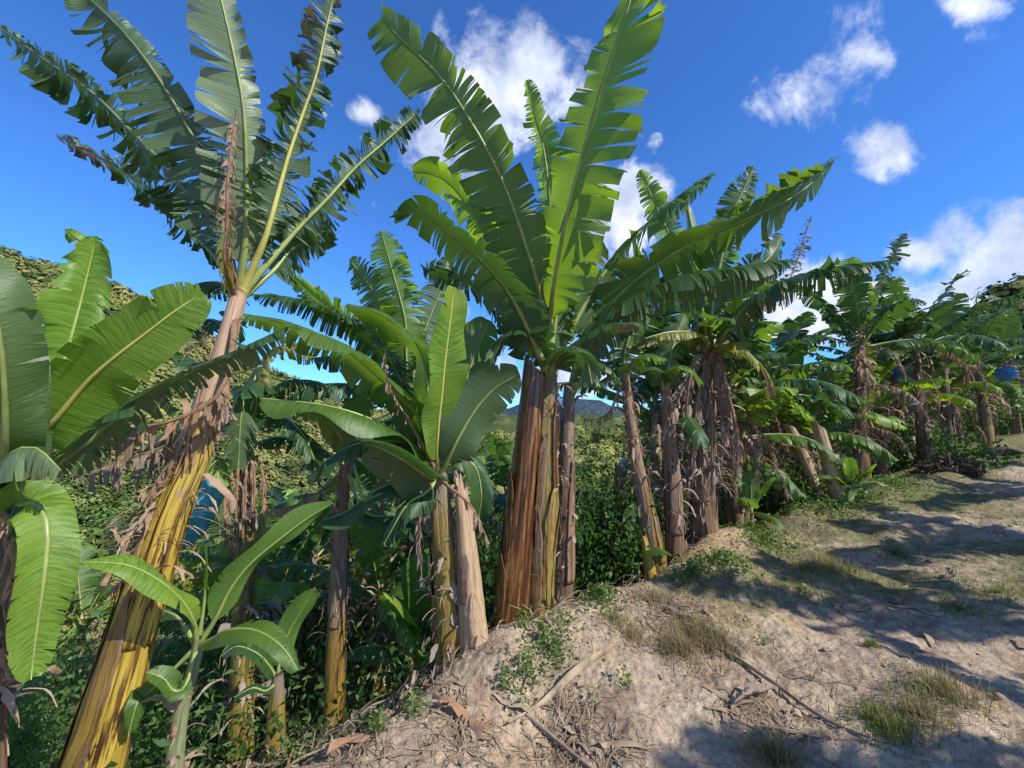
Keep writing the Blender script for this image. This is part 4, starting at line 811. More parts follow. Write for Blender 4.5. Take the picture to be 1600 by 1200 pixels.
# ---- N: sucker in front, crown (312, 985)
SUC = 'young banana suckers on the bank'
Np = plant(262, 1290, 1.95, 'small fresh banana sucker with pale stalks in front of the yellow trunk', SUC, 'banana_sucker')
SN = stem_pts([(262, 1290, 1.95), (280, 1130, 1.98), (300, 1050, 2.0), (312, 990, 2.0)])
stem(Np, SN, [.045, .04, .033, .026, .022], 'stem_green', 20, 24, 24, k=4)
ribbons(Np, SN, [.045, .04, .033, .026, .022], 14, .2, .8, .14, .018, 'dry', 20, out=.5)
def LN(pts, W, **kw): return pleaf(Np, [(308, 1010, 2.0)] + pts, W, r0=.016, rib='rib', **kw)
LN([(303, 975, 1.95), (285, 940, 1.9), (245, 905, 1.82), (195, 882, 1.75), (125, 878, 1.68)], .088, face=.35, up=.8, strip=.25, tmin=.4, rag=.35, seed=151, pet=.16, mat='leaf_young', droop=1.0, fold=.3)
LN([(318, 950, 2.0), (322, 900, 2.0), (322, 850, 2.0)], .02, face=.5, up=.3, strip=.5, tmin=.9, rag=.1, seed=152, pet=.05, mat='leaf_young', droop=0, fold=1.2)
LN([(335, 970, 2.0), (360, 920, 2.0), (392, 880, 2.0), (440, 840, 2.02), (480, 810, 2.05), (522, 785, 2.1)], .088, face=-.55, up=.6, strip=.22, tmin=.5, rag=.3, seed=153, pet=.14, mat='leaf_young', droop=.3, fold=.5)
LN([(330, 1000, 1.95), (355, 985, 1.9), (400, 985, 1.85), (440, 1010, 1.82), (466, 1048, 1.8)], .088, face=.35, up=.7, strip=.25, tmin=.4, rag=.3, seed=154, pet=.14, mat='leaf', droop=1.0, fold=.2)
LN([(290, 1070, 1.92), (272, 1080, 1.9), (255, 1060, 1.88), (228, 1050, 1.86)], .06, face=.5, up=.5, strip=.3, tmin=.6, rag=.2, seed=155, pet=.3, mat='leaf', droop=.8)
LN([(285, 975, 2.05), (270, 960, 2.1), (240, 955, 2.15), (215, 985, 2.2)], .09, face=.3, up=.7, strip=.3, tmin=.6, rag=.2, seed=156, pet=.2, mat='leaf_dark', droop=1.0)
LN([(275, 1095, 1.95), (250, 1085, 1.92), (215, 1100, 1.9)], .05, face=.4, up=.5, strip=.2, tmin=.3, rag=.5, seed=157, pet=.3, mat='dry', droop=2, name='dry_leaf')
LN([(230, 1085, 1.95), (215, 1095, 1.9), (200, 1150, 1.88)], .055, face=.6, up=.3, strip=.3, tmin=.5, rag=.3, seed=158, pet=.3, mat='leaf', droop=.6)
# second sucker
Op = plant(430, 1195, 2.7, 'small banana sucker with one upright yellow-green leaf right of the first sucker', SUC, 'banana_sucker')
SO = stem_pts([(430, 1195, 2.7), (432, 1120, 2.72), (434, 1050, 2.75)])
stem(Op, SO, [.07, .06, .05, .03], 'stem_olive', 23, 24, 24, k=4)
def LO(pts, W, **kw): return pleaf(Op, [(434, 1065, 2.75)] + pts, W, r0=.016, rib='rib', **kw)
LO([(437, 1030, 2.75), (450, 990, 2.75), (470, 955, 2.75), (490, 920, 2.75)], .10, face=-.6, up=.5, strip=.3, tmin=.6, rag=.2, seed=161, pet=.15, mat='leaf_young', droop=.3, fold=.5)
LO([(420, 1040, 2.7), (400, 1020, 2.65), (370, 1010, 2.6), (345, 1025, 2.55)], .10, face=.3, up=.8, strip=.3, tmin=.6, rag=.2, seed=162, pet=.15, mat='leaf_dark', droop=.8)
LO([(415, 1080, 2.65), (395, 1075, 2.6), (365, 1090, 2.55)], .06, face=.3, up=.8, strip=.3, tmin=.6, rag=.2, seed=163, pet=.15, mat='leaf_dark', droop=.8)
put(4, 655, 960, 4.0, 'dark low banana sucker left of the olive stem on the shaded slope', SUC, 1.0, 1.0)
put(4, 1330, 735, 5.8, 'small banana sucker with one light green blade at the foot of the twin stumps', SUC, .5, 2.0)
put(4, 1175, 810, 5.2, 'small banana sucker on the grassy edge right of the shaggy stem', SUC, .55, 3.0)
put(4, 985, 860, 4.6, 'small banana sucker inside the shrub left of the thin leaning stem', SUC, .7, 4.0)

# ---- leaning thin stem (975,600)->(1030,905)
T1 = plant(1030, 905, 4.3, 'thin banana plant leaning left, its stem banded brown and yellow near the foot')
S1 = stem_pts([(1030, 905, 4.3), (1015, 820, 4.3), (995, 720, 4.35), (980, 620, 4.4), (975, 570, 4.4)])
stem(T1, S1, [.10, .09, .07, .06, .05, .04], 'stem_mix', 24, 28, 40); ribbons(T1, S1, [.1, .09, .07, .06, .05, .04], 70, .35, 1, .2, .022, 'dry', 24, out=.4)
sheaths(T1, S1, [.10, .09, .07, .06, .05, .04], 5, ['stem_mix', 'stem_brown'], 508, 0, .6)
def L1(pts, W, **kw): return pleaf(T1, [(976, 600, 4.4)] + pts, W, r0=.024, rib='rib', **kw)
L1([(975, 560, 4.4), (985, 520, 4.4), (1000, 480, 4.4), (1020, 450, 4.4)], .22, face=-.7, up=.4, strip=.1, tmin=.2, rag=.5, seed=171, pet=.2, mat='leaf', droop=1)
L1([(985, 575, 4.3), (1010, 555, 4.2), (1040, 560, 4.1)], .18, face=-.3, up=.7, strip=.1, tmin=.2, rag=.5, seed=172, pet=.2, mat='leaf', droop=1.5)
L1([(960, 570, 4.5), (940, 545, 4.7), (915, 545, 4.9)], .18, face=-.2, up=.8, strip=.04, tmin=.05, rag=.6, seed=173, pet=.2, mat='leaf_dark', droop=2)
L1([(965, 580, 4.6), (940, 595, 4.8), (905, 600, 5.0)], .14, face=-.2, up=.8, strip=.04, tmin=.05, rag=.6, seed=174, pet=.2, mat='leaf_dark', droop=2)
L1([(970, 600, 4.4), (955, 640, 4.5), (930, 655, 4.6), (905, 650, 4.7)], .14, face=.1, up=.8, strip=.04, tmin=0, rag=.9, seed=175, pet=.2, mat='dry', droop=3, name='dry_leaf')
T2 = plant(1055, 880, 4.6, 'upright thin banana plant with flaking tan stem, left neighbour of the shaggy one')
S2 = stem_pts([(1055, 880, 4.6), (1052, 780, 4.6), (1045, 680, 4.65), (1040, 600, 4.7)])
stem(T2, S2, [.10, .095, .08, .065, .05], 'stem_brown', 25, 28, 40); ribbons(T2, S2, [.1, .095, .08, .065, .05], 80, .25, 1, .22, .024, 'dry_grey', 25, out=.4)
sheaths(T2, S2, [.10, .095, .08, .065, .05], 6, ['stem_mix', 'stem_brown'], 509)
def L2(pts, W, **kw): return pleaf(T2, [(1040, 620, 4.7)] + pts, W, r0=.024, rib='rib', **kw)
L2([(1050, 580, 4.6), (1075, 575, 4.5), (1095, 600, 4.4)], .17, face=-.3, up=.7, strip=.1, tmin=.2, rag=.5, seed=181, pet=.2, mat='leaf', droop=1.5)
L2([(1030, 585, 4.6), (1010, 575, 4.5), (985, 600, 4.4)], .17, face=-.3, up=.7, strip=.1, tmin=.2, rag=.5, seed=182, pet=.2, mat='leaf_dark', droop=1.5)
L2([(1045, 570, 4.8), (1055, 530, 4.9), (1070, 490, 5.0)], .22, face=-.7, up=.4, strip=.1, tmin=.2, rag=.5, seed=183, pet=.2, mat='leaf', droop=1)

# twin leaning stumps
def seat(P): P[0][2] = G(P[0][0], P[0][1]) - .06; return P
stump(seat([at(1312, 782, 5.9), at(1293, 720, 5.95), at(1278, 665, 6.0)]), [.10, .092, .085, .078], 'sheath_pale', 'right and thicker of two leaning cut banana stumps', 26, group='cut banana stumps leaning left by the path')
stump(seat([at(1283, 778, 6.2), at(1258, 720, 6.25), at(1232, 665, 6.3)]), [.085, .078, .072, .065], 'sheath_pale', 'left and thinner of two leaning cut banana stumps', 27, group='cut banana stumps leaning left by the path')
stump(seat([at(1440, 712, 8.6), at(1425, 690, 8.7), at(1408, 670, 8.8)]), [.08, .075, .07, .06], 'sheath_pale', 'short pale stump leaning left behind the smooth brown stem', 28, inner=False)
stump(seat([at(1018, 900, 4.2), at(1012, 870, 4.22), at(1006, 838, 4.24)]), [.07, .06, .05, .03], 'stem_yellow', 'short split stump with yellow edges at the foot of the thin leaning plant', 29, inner=False)
stump(seat([at(965, 890, 4.9), at(966, 800, 4.9), at(968, 730, 4.95)]), [.07, .065, .06, .05], 'stem_brown', 'dead upright brown stump inside the shrub', 30, inner=False)

# plants across the path, to the right of the frame: they shade the path
OFF = 'banana plants on the upper side of the path'
for i, (x, y, k, s) in enumerate([(6.6, 1.0, 2, 1.05), (8.2, 2.6, 0, 1.1), (7.0, -1.2, 1, 1.1), (9.6, .9, 2, 1.1), (5.4, -.2, 0, 1.0), (10.5, 4.2, 2, 1.1), (12.5, 6.0, 0, 1.1)]):
    o = copy_tree(PR[k]); place(o, x, y, i * 1.1, s); tag(o, 'banana plant on the upper side of the path, beyond the right frame edge', 'banana plant', OFF)

# ------------------------------------------------------------------ ground sheet
th = np.concatenate([np.linspace(-180, -75, 60, endpoint=False), np.linspace(-75, 75, 760, endpoint=False), np.linspace(75, 180, 60, endpoint=False)]) * math.pi / 180
rr = [0.25]
while rr[-1] < 420: rr.append(rr[-1] * (1.0062 if rr[-1] < 9 else 1.012 if rr[-1] < 30 else 1.03))
rr = np.array(rr); nt = len(th); nr = len(rr)
X = rr[:, None] * np.sin(th)[None]; Y = rr[:, None] * np.cos(th)[None]
Zg = ground_h(X, Y)
V = np.stack([X, Y, Zg], -1).reshape(-1, 3)
i = np.arange(nr - 1)[:, None] * nt; j = np.arange(nt)[None]; j2 = (j + 1) % nt
Fc = np.stack([i + j, i + nt + j, i + nt + j2, i + j2], -1).reshape(-1, 4)
Fc = Fc[:, ::-1]
V = np.vstack([V, [[0, 0, G(0, 0)]]])
xs, ys = V[:, 0], V[:, 1]; s = edge_s(xs, ys); v = -0.62 * xs + 0.8 * ys
green = .06 + .9 * fbm(xs, ys, .8, 3, 55) + .35 * sst(2.5, 6, .8 * xs + .6 * ys) * sst(-3.2, -.4, s) + .25 * sst(1.5, 3, xs - ys * .5)
green = green + .5 * np.exp(-((s + .4) / .5) ** 2) * sst(4.5, 6, .8 * xs + .6 * ys)
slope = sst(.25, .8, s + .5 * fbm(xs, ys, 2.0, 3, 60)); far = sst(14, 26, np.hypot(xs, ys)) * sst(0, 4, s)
go = mesh_obj('ground', V, Fc, M['soil'], None, None, {'green': green, 'slope': slope, 'far': far})
tag(go, 'bare dusty earth of path and bank falling to the left', None, None, 'structure')

# far mountain seen through the gap
def ridge_mesh(name, dist, pxs, pys, mat, depth, label, seed, jag=.02):
    xs = np.linspace(pxs[0], pxs[-1], 220); ys = np.interp(xs, pxs, pys); ys = ys - 14 * fbm(xs, xs * 0, .03, 5, seed)
    rows = []
    for q in np.linspace(0, 1, 14):
        row = []
        for a, b_ in zip(xs, ys):
            d = ray(a, b_); d = d / math.hypot(d[0], d[1]); top = CAM[2] + d[2] * dist
            r = dist - depth * (1 - q); z = -dist * .2 + (top + dist * .2) * (q ** .8)
            row.append((d[0] * r, d[1] * r, z + (1 - q) * q * dist * jag * float(fbm(a * .05, q * 6, 1, 4, seed))))
        rows.append(row)
    for q in (.5, 1.0): rows.append([(x * (1 + q * depth / dist), y * (1 + q * depth / dist), z * (1 - q) - dist * .2 * q) for x, y, z in rows[13]])
    A_ = np.array(rows).reshape(-1, 3); nr_ = len(rows); nc = len(xs); i = np.arange(nr_ - 1)[:, None] * nc; j = np.arange(nc - 1)[None]
    o = mesh_obj(name, A_, np.stack([i + j, i + j + 1, i + nc + j + 1, i + nc + j], -1).reshape(-1, 4), M[mat])
    return tag(o, label, None, None, 'structure')
ridge_mesh('mountain', 3200, [-900, 300, 600, 780, 870, 930, 990, 1060, 1300, 1700, 2600], [640, 640, 640, 632, 618, 622, 640, 645, 640, 640, 640], 'mountain', 900, 'blue distant mountain seen through the gap between the stems', 3)

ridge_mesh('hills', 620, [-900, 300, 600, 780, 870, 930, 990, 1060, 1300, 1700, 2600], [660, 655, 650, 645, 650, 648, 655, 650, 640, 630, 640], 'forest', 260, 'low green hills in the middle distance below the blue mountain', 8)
# ------------------------------------------------------------------ forest on the hill
def leaf_cloud(cent, size, n, rs, radii, flat=.5, up=.5, curl=.3):
    """n small folded leaves around points; returns V, F"""
    cent = np.asarray(cent)
    d = nrm(rs.normal(0, 1, (n, 3))); d[:, 2] = d[:, 2] * (1 - up) + up * np.abs(d[:, 2])
    a = nrm(np.cross(d, rs.normal(0, 1, (n, 3)))); s = size * rs.uniform(.6, 1.3, n)[:, None]
    b_ = nrm(np.cross(d, a)); w_ = s * flat
    p0 = cent; p1 = cent + a * s * .5 + b_ * w_ * .5 + d * s * curl * .3; p2 = cent + a * s - Zv * s * curl * .4; p3 = cent + a * s * .5 - b_ * w_ * .5 + d * s * curl * .3
    V = np.stack([p0, p1, p2, p3], 1).reshape(-1, 3); k = np.arange(n)[:, None] * 4
    return V, np.concatenate([k, k + 1, k + 2, k + 3], 1)
def forest(name, n, seed, rlo, rhi, alo, ahi, cr, nf, label, mat='forest'):
    rs = np.random.RandomState(seed); Vs = []; Fs = []; Tn = []; off = 0
    a = rs.uniform(alo, ahi, n); r = rlo + (rhi - rlo) * rs.rand(n) ** .8; ang = np.arctan(a)
    x = r * np.sin(ang); y = r * np.cos(ang); z = ground_h(x, y, False)
    for k in range(n):
        R_ = cr * rs.uniform(.35, 1.5) * (r[k] / rhi) ** .5; m = nf
        d = nrm(rs.normal(0, 1, (m, 3))); d[:, 2] = np.abs(d[:, 2]) * 1.0 - .1
        lob = 1 + .25 * np.sin(d[:, 0] * 5 + k) * np.cos(d[:, 1] * 4 + k * 2)
        c = np.array([x[k], y[k], z[k] + R_ * .25]) + d * R_ * lob[:, None] * rs.uniform(.75, 1.05, m)[:, None] * (1, 1, .85)
        # leaf clumps lying on the crown surface
        dd_ = nrm(d + rs.normal(0, .22, (m, 3)) + (0, 0, .15)); t1 = nrm(np.cross(dd_, rs.normal(0, 1, (m, 3)))); t2 = np.cross(dd_, t1); s_ = R_ * .105 * min(1.0, .35 + r[k] / 180) * rs.uniform(.5, 1.7, m)[:, None]
        V4 = np.stack([c - t1 * s_, c + t2 * s_ * .8, c + t1 * s_, c - t2 * s_ * .8], 1).reshape(-1, 3)
        q = np.arange(m)[:, None] * 4 + off; Vs.append(V4); Fs.append(np.concatenate([q, q + 1, q + 2, q + 3], 1)); off += 4 * m; Tn.append(np.full(4 * m, rs.rand()) + rs.normal(0, .06) )
    o = mesh_obj(name, np.concatenate(Vs), np.concatenate(Fs), M[mat], smooth=False, attrs={'tint': np.concatenate(Tn)})
    return tag(o, label, None, None, 'stuff')
forest('forest', 3000, 5, 60, 178, -1.35, -.25, 3.4, 330, 'dense scrubby woodland covering the sunlit hill on the left')
forest('scrub', 800, 6, 24, 62, -1.5, .5, 2.0, 620, 'yellow-green scrub on the lower hillside below the woodland', 'scrub')
forest('forest', 1100, 9, 62, 185, -.27, .78, 2.8, 200, 'green woodland and thickets on the low hillside seen between the stems', 'scrub')
forest('forest', 700, 7, 40, 170, .75, 1.4, 4.0, 170, 'dark woodland on the hill at the right edge')

# ------------------------------------------------------------------ shrubs with small leaves
def shrub(c, rx, ry, rz, n, size, mat, label, seed, group=None, name='shrub', nb=14):
    rs = np.random.RandomState(seed); z = G(c[0], c[1]); o = empty(name, (c[0], c[1], z), label, 'shrub', group)
    base = np.array([c[0], c[1], z]); parts = []; tips = []
    for k in range(nb):
        d = nrm(np.array([rs.normal(0, .7), rs.normal(0, .7), 1.0])); tip = base + (0, 0, 0) + np.array([rs.uniform(-1, 1) * rx, rs.uniform(-1, 1) * ry, rz * rs.uniform(.6, 1.7)]); tips.append(tip)
        mid = (base + tip) / 2 + np.array([0, 0, .12 * rz]); parts.append(tube([base - (0, 0, .05), mid, tip], [.014, .009, .003], 5, n=7)[:3])
    V, F_, U, _ = cat_parts(parts); mesh_obj('branches', V, F_, M['wood'], o, U)
    # leaf clumps along the branches
    cl = np.array(tips)[rs.randint(0, nb, n // 22)]; cl = base + (cl - base) * (rs.rand(len(cl))[:, None] ** .5) + rs.normal(0, .13, (len(cl), 3)) * (rx, ry, rz)
    cen = np.repeat(cl, 22, 0) + rs.normal(0, .07, (len(cl) * 22, 3)) * (1 + rx)
    V, F_ = leaf_cloud(cen, size, len(cen), rs, None); mesh_obj('foliage', V, F_, M[mat], o)
    return o
SH = 'leafy shrubs between the banana stems'
def sh(px, py, d, rx, rz, n, size, mat, label, seed):
    p = at(px, py, d); return shrub((p[0], p[1]), rx, rx, rz, n, size, mat, label, seed, SH)
sh(925, 880, 4.6, .5, .9, 5200, .065, 'foliage', 'tall small-leaved green shrub filling the gap right of the brown stem', 301)
sh(900, 860, 5.8, .6, .75, 4200, .07, 'foliage', 'taller sunlit shrub just behind the small-leaved one in the gap', 302)
sh(765, 900, 5.2, .6, 1.0, 3200, .065, 'foliage', 'dark shrub seen between the olive stem and the tall cut stem', 303)
sh(60, 1100, 2.6, .7, .45, 3800, .05, 'foliage_pale', 'tangled pale shrub under the hanging leaf at the lower left', 304)
sh(-20, 1000, 3.2, .8, .7, 3600, .055, 'foliage_pale', 'sprawling shrub at the left frame edge', 305)
sh(250, 1050, 3.3, .7, .6, 3400, .05, 'foliage', 'dark leafy shrub behind the first sucker', 306)
sh(360, 900, 4.6, .9, .9, 4200, .06, 'foliage', 'dark shrub with pointed leaves right of the leaning trunk', 307)
sh(150, 850, 4.6, .9, .9, 4200, .06, 'foliage_pale', 'sunlit shrub below the dead drape, left of the leaning trunk', 308)
sh(1010, 850, 5.5, .6, .9, 3200, .07, 'foliage', 'shrub in shade between the thin banana stems', 309)
sh(1200, 760, 6.6, .8, .6, 3600, .07, 'foliage', 'low dark thicket left of the leaning stumps', 310)
sh(1400, 720, 9.0, 1.1, .6, 3200, .09, 'foliage', 'low dark thicket behind the smooth brown stem', 311)
sh(1560, 690, 13.0, 1.8, 1.0, 4000, .12, 'foliage', 'broad dark bush behind the farthest stems', 312)
sh(600, 900, 6.5, 1.1, .8, 3600, .07, 'foliage', 'shaded bush at the far end of the dark grass slope', 313)
sh(1130, 760, 8.0, 1.2, 1.0, 3600, .08, 'foliage', 'shaded bush behind the shaggy stem', 314)
sh(480, 800, 8.5, 1.2, .9, 3600, .09, 'foliage_pale', 'sunlit bush down the slope in the middle of the left half', 315)

# ------------------------------------------------------------------ ground cover (stuff)
def blades(name, cx, cy, n, h, wd, mat, label, seed, spread=None, lean=.5, zoff=-.01, hv=None):
    rs = np.random.RandomState(seed); x = np.asarray(cx); y = np.asarray(cy); n = len(x); z = ground_h(x, y) + zoff
    az = rs.rand(n) * 6.283; ln = h * rs.uniform(.4, 1.25, n); le = lean * rs.rand(n)
    o_ = np.stack([np.sin(az), np.cos(az), 0 * az], 1); sd = np.stack([np.cos(az), -np.sin(az), 0 * az], 1); b0 = np.stack([x, y, z], 1)
    rows = []
    for k, (u, w_) in enumerate(((0, 1), (.5, .8), (1, .08))):
        p = b0 + o_ * (ln * le * u ** 1.6)[:, None] + Zv * (ln * u * (1 - .45 * le * u))[:, None]
        rows += [p - sd * wd * w_ * .5, p + sd * wd * w_ * .5]
    V = np.stack(rows, 1).reshape(-1, 3); k = np.arange(n)[:, None] * 6
    F_ = np.concatenate([np.concatenate([k, k + 1, k + 3, k + 2], 1), np.concatenate([k + 2, k + 3, k + 5, k + 4], 1)])
    return tag(mesh_obj(name, V, F_, M[mat]), label, None, None, 'stuff')
rs = np.random.RandomState(77)
def tufts(spots, per):
    xs_ = []; ys_ = []
    for (px, py, rad, k) in spots:
        p = gnd(px, py); m = int(per * k)
        a = rs.rand(m) * 6.283; r = rad * np.abs(rs.normal(0, .55, m)); xs_.append(p[0] + r * np.cos(a)); ys_.append(p[1] + r * np.sin(a))
    return np.concatenate(xs_), np.concatenate(ys_)
# shaded grass on the slope
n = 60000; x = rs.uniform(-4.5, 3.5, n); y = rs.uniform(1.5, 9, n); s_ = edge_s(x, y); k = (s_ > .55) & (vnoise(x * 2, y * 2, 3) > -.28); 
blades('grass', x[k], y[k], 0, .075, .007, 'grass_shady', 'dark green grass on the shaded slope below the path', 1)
# grass along the path
n = 150000; x = rs.uniform(-1, 17, n); y = rs.uniform(1.2, 15, n); s_ = edge_s(x, y); dn = fbm(x, y, .8, 3, 55) * .9 - .02 + .35 * sst(2.5, 6, .8 * x + .6 * y) * sst(-3.2, -.4, s_) + .25 * sst(1.5, 3, x - y * .5) + .5 * np.exp(-((s_ + .4) / .5) ** 2) * sst(4.5, 6, .8 * x + .6 * y)
k = (s_ < .5) & (rs.rand(n) < np.clip(dn * 1.6 + vnoise(x * 5, y * 5, 4) - .28, 0, 1))
blades('grass', x[k], y[k], 0, .045, .006, 'grass', 'thin green grass growing over the path', 2, lean=1.2)
n = 60000; x = rs.uniform(-1, 14, n); y = rs.uniform(1.2, 12, n); s_ = edge_s(x, y); k = (s_ < .4) & (vnoise(x * 2.5, y * 2.5, 14) + vnoise(x * 9, y * 9, 15) > .18)
blades('dry_grass', x[k], y[k], 0, .05, .004, 'grass_dry', 'sparse straw-coloured grass on the path', 3, lean=1.6)
tx, ty = tufts([(1090, 1000, .22, 1.6), (1060, 1020, .15, .8), (1130, 1015, .14, .8), (1300, 890, .22, 1.0), (1270, 890, .2, .6), (1210, 1190, .15, .5), (990, 1000, .15, .4), (1480, 1090, .2, .8), (1440, 1120, .2, .6), (1020, 940, .2, .5)], 620)
blades('dry_grass', tx, ty, 0, .13, .004, 'grass_dry', 'tall dry grass tufts at the brink of the path', 4, lean=1.1)
tx, ty = tufts([(1300, 893, .18, 1.0), (1390, 1140, .16, 1.0), (1370, 1130, .1, .5), (1450, 1085, .2, .5), (1360, 1010, .06, .15), (1215, 1195, .12, .5), (1250, 925, .25, .5), (1500, 960, .4, .8), (1560, 930, .4, .8), (960, 975, .12, .3), (1400, 870, .2, .5)], 620)
blades('grass', tx, ty, 0, .075, .005, 'grass', 'fresh green grass tufts dotted over the path', 5, lean=1.0)
def broad(name, spots, per, size, mat, label, seed, h=.12):
    rs = np.random.RandomState(seed); cs = []
    for (px, py, rad, k) in spots:
        p = gnd(px, py); m = int(per * k); a = rs.rand(m) * 6.283; r = rad * np.abs(rs.normal(0, .5, m)); X_ = p[0] + r * np.cos(a); Y_ = p[1] + r * np.sin(a)
        cs.append(np.stack([X_, Y_, ground_h(X_, Y_) + h * rs.rand(m) * np.exp(-(r / rad) ** 2)], 1))
    c = np.concatenate(cs); V, F_ = leaf_cloud(c, size, len(c), rs, None, flat=.6, up=.8)
    return tag(mesh_obj(name, V, F_, M[mat]), label, None, None, 'stuff')
broad('weeds', [(850, 1010, .20, 1.3), (825, 1060, .20, 1.2), (870, 1035, .15, .7), (880, 985, .18, .5), (790, 1085, .1, .4), (640, 1110, .08, .25), (975, 1075, .06, .2)], 230, .028, 'foliage_pale', 'low green weeds on the earth below the cut stems', 11)
broad('weeds', [(1130, 880, .35, 1.2), (1200, 850, .5, 1.0), (1080, 900, .25, .6), (1230, 800, .6, 1.6), (1300, 795, .6, 1.6), (1180, 830, .4, .8), (1400, 760, .9, 1.6), (1000, 905, .3, .8), (1350, 780, .6, 1.0), (1500, 730, 1.0, 1.2), (1590, 715, 1.0, 1.0), (940, 940, .25, .5)], 700, .035, 'foliage_pale', 'pale green weeds along the foot of the row', 12, .10)
n = 26000; r2 = np.random.RandomState(5); x = r2.uniform(-5, 6, n); y = r2.uniform(1.2, 9, n); s_ = edge_s(x, y); k = (s_ > .45) & (vnoise(x * 1.2, y * 1.2, 8) > -.05); x = x[k]; y = y[k]
c = np.stack([x, y, ground_h(x, y) + r2.rand(len(x)) ** 2 * .38], 1); V, F_ = leaf_cloud(c, .055, len(c), r2, None, up=.7)
tag(mesh_obj('undergrowth', V, F_, M['foliage']), 'tangled low leafy undergrowth on the slope under the banana plants', None, None, 'stuff')
n = 16000; x = r2.uniform(-6, 9, n); y = r2.uniform(4, 13, n); s_ = edge_s(x, y); k = (s_ > .8); x = x[k]; y = y[k]
c = np.stack([x, y, ground_h(x, y) + r2.rand(len(x)) ** 1.5 * .8], 1); V, F_ = leaf_cloud(c, .16, len(c), r2, None, up=.7, flat=.35)
tag(mesh_obj('undergrowth', V, F_, M['foliage']), 'long-leaved undergrowth in the deep shade behind the row', None, None, 'stuff')
# dry leaf litter
def litter(name, x, y, ln, wd, mat, label, seed, lift=.02):
    rs = np.random.RandomState(seed); n = len(x); az = rs.rand(n) * 6.283; lf = rs.rand(n) ** 2; L_ = ln * rs.gamma(2, .5, n); W_ = wd * rs.uniform(.4, 1.5, n)
    a = np.stack([np.cos(az), np.sin(az)], 1); bnd = rs.normal(0, .35, n); rows = []
    for k in range(5):
        u = k / 4 - .5; X_ = x + a[:, 0] * L_ * u - a[:, 1] * bnd * L_ * u * u; Y_ = y + a[:, 1] * L_ * u + a[:, 0] * bnd * L_ * u * u
        z = ground_h(X_, Y_) + .004 + lift * lf * (1 + np.sin(u * 5 + az)) * .7; tw = rs.normal(0, .22, n); ww = W_ * (1 - (2 * u) ** 2 * .75)
        o_ = np.stack([-a[:, 1] * np.cos(tw), a[:, 0] * np.cos(tw), np.sin(tw)], 1) * ww[:, None] * .5; p = np.stack([X_, Y_, z], 1); o_[:, 2] = np.abs(o_[:, 2]); rows += [p - o_ * (1, 1, 0), p + o_]
    V = np.stack(rows, 1).reshape(-1, 3); k = np.arange(n)[:, None] * 10
    F_ = np.concatenate([np.concatenate([k + 2 * q, k + 2 * q + 1, k + 2 * q + 3, k + 2 * q + 2], 1) for q in range(4)])
    return tag(mesh_obj(name, V, F_, M[mat]), label, None, None, 'stuff')
n = 20000; x = r2.uniform(-2, 10, n); y = r2.uniform(1.2, 9, n); s_ = edge_s(x, y); k = r2.rand(n) < np.clip(.85 * np.exp(-((s_ + .15) / .38) ** 2) * (.5 + 2.2 * vnoise(x * 1.5, y * 1.5, 9)) + .05, 0, 1); 
litter('leaf_litter', x[k], y[k], .08, .005, 'litter', 'grey brown shreds of dead banana leaf strewn along the brink', 21)
x, y = tufts([(1060, 960, .35, 1.2), (1100, 950, .3, .8), (1050, 1000, .3, .8), (1180, 1110, .25, 1.0), (1230, 1150, .3, .6), (900, 1150, .25, .8), (880, 1120, .2, .6), (720, 1150, .3, .8), (1000, 930, .3, .8), (870, 1190, .3, .6), (960, 1190, .2, .3), (1440, 860, .3, .2), (1270, 1060, .3, .2), (560, 1180, .2, .6)], 200)
litter('leaf_litter', x, y, .12, .006, 'litter', 'heaps of pale dry leaf strips on the path', 22, .025)
x, y = tufts([(1060, 960, .3, 1), (1180, 1110, .2, 1), (1230, 1150, .2, .6), (900, 1150, .25, .8), (720, 1150, .3, .8), (1000, 930, .3, .8), (1400, 940, .6, .5), (700, 1080, .2, .5)], 26)
litter('leaf_litter', x, y, .15, .035, 'straw', 'broad curled scraps of dry leaf on the path', 24, .02)
n = 14000; x = r2.uniform(-4, 4, n); y = r2.uniform(1.2, 7, n); s_ = edge_s(x, y); k = (s_ > .3); litter('leaf_litter', x[k], y[k], .24, .018, 'litter', 'brown dead leaves lying on the slope', 23, .10)
n = 9000; x = r2.uniform(-4.5, -.8, n); y = r2.uniform(1.6, 6, n); s_ = edge_s(x, y); k = (s_ > .5) & (vnoise(x * 1.6, y * 1.6, 88) > -.1); x = x[k]; y = y[k]
c = np.stack([x, y, ground_h(x, y) + r2.rand(len(x)) ** 1.3 * .75], 1); V, F_ = leaf_cloud(c, .06, len(c), r2, None, up=.7, flat=.35)
tag(mesh_obj('undergrowth', V, F_, M['foliage_pale']), 'pale sunlit leafy undergrowth round the foot of the leaning yellow trunk', None, None, 'stuff')
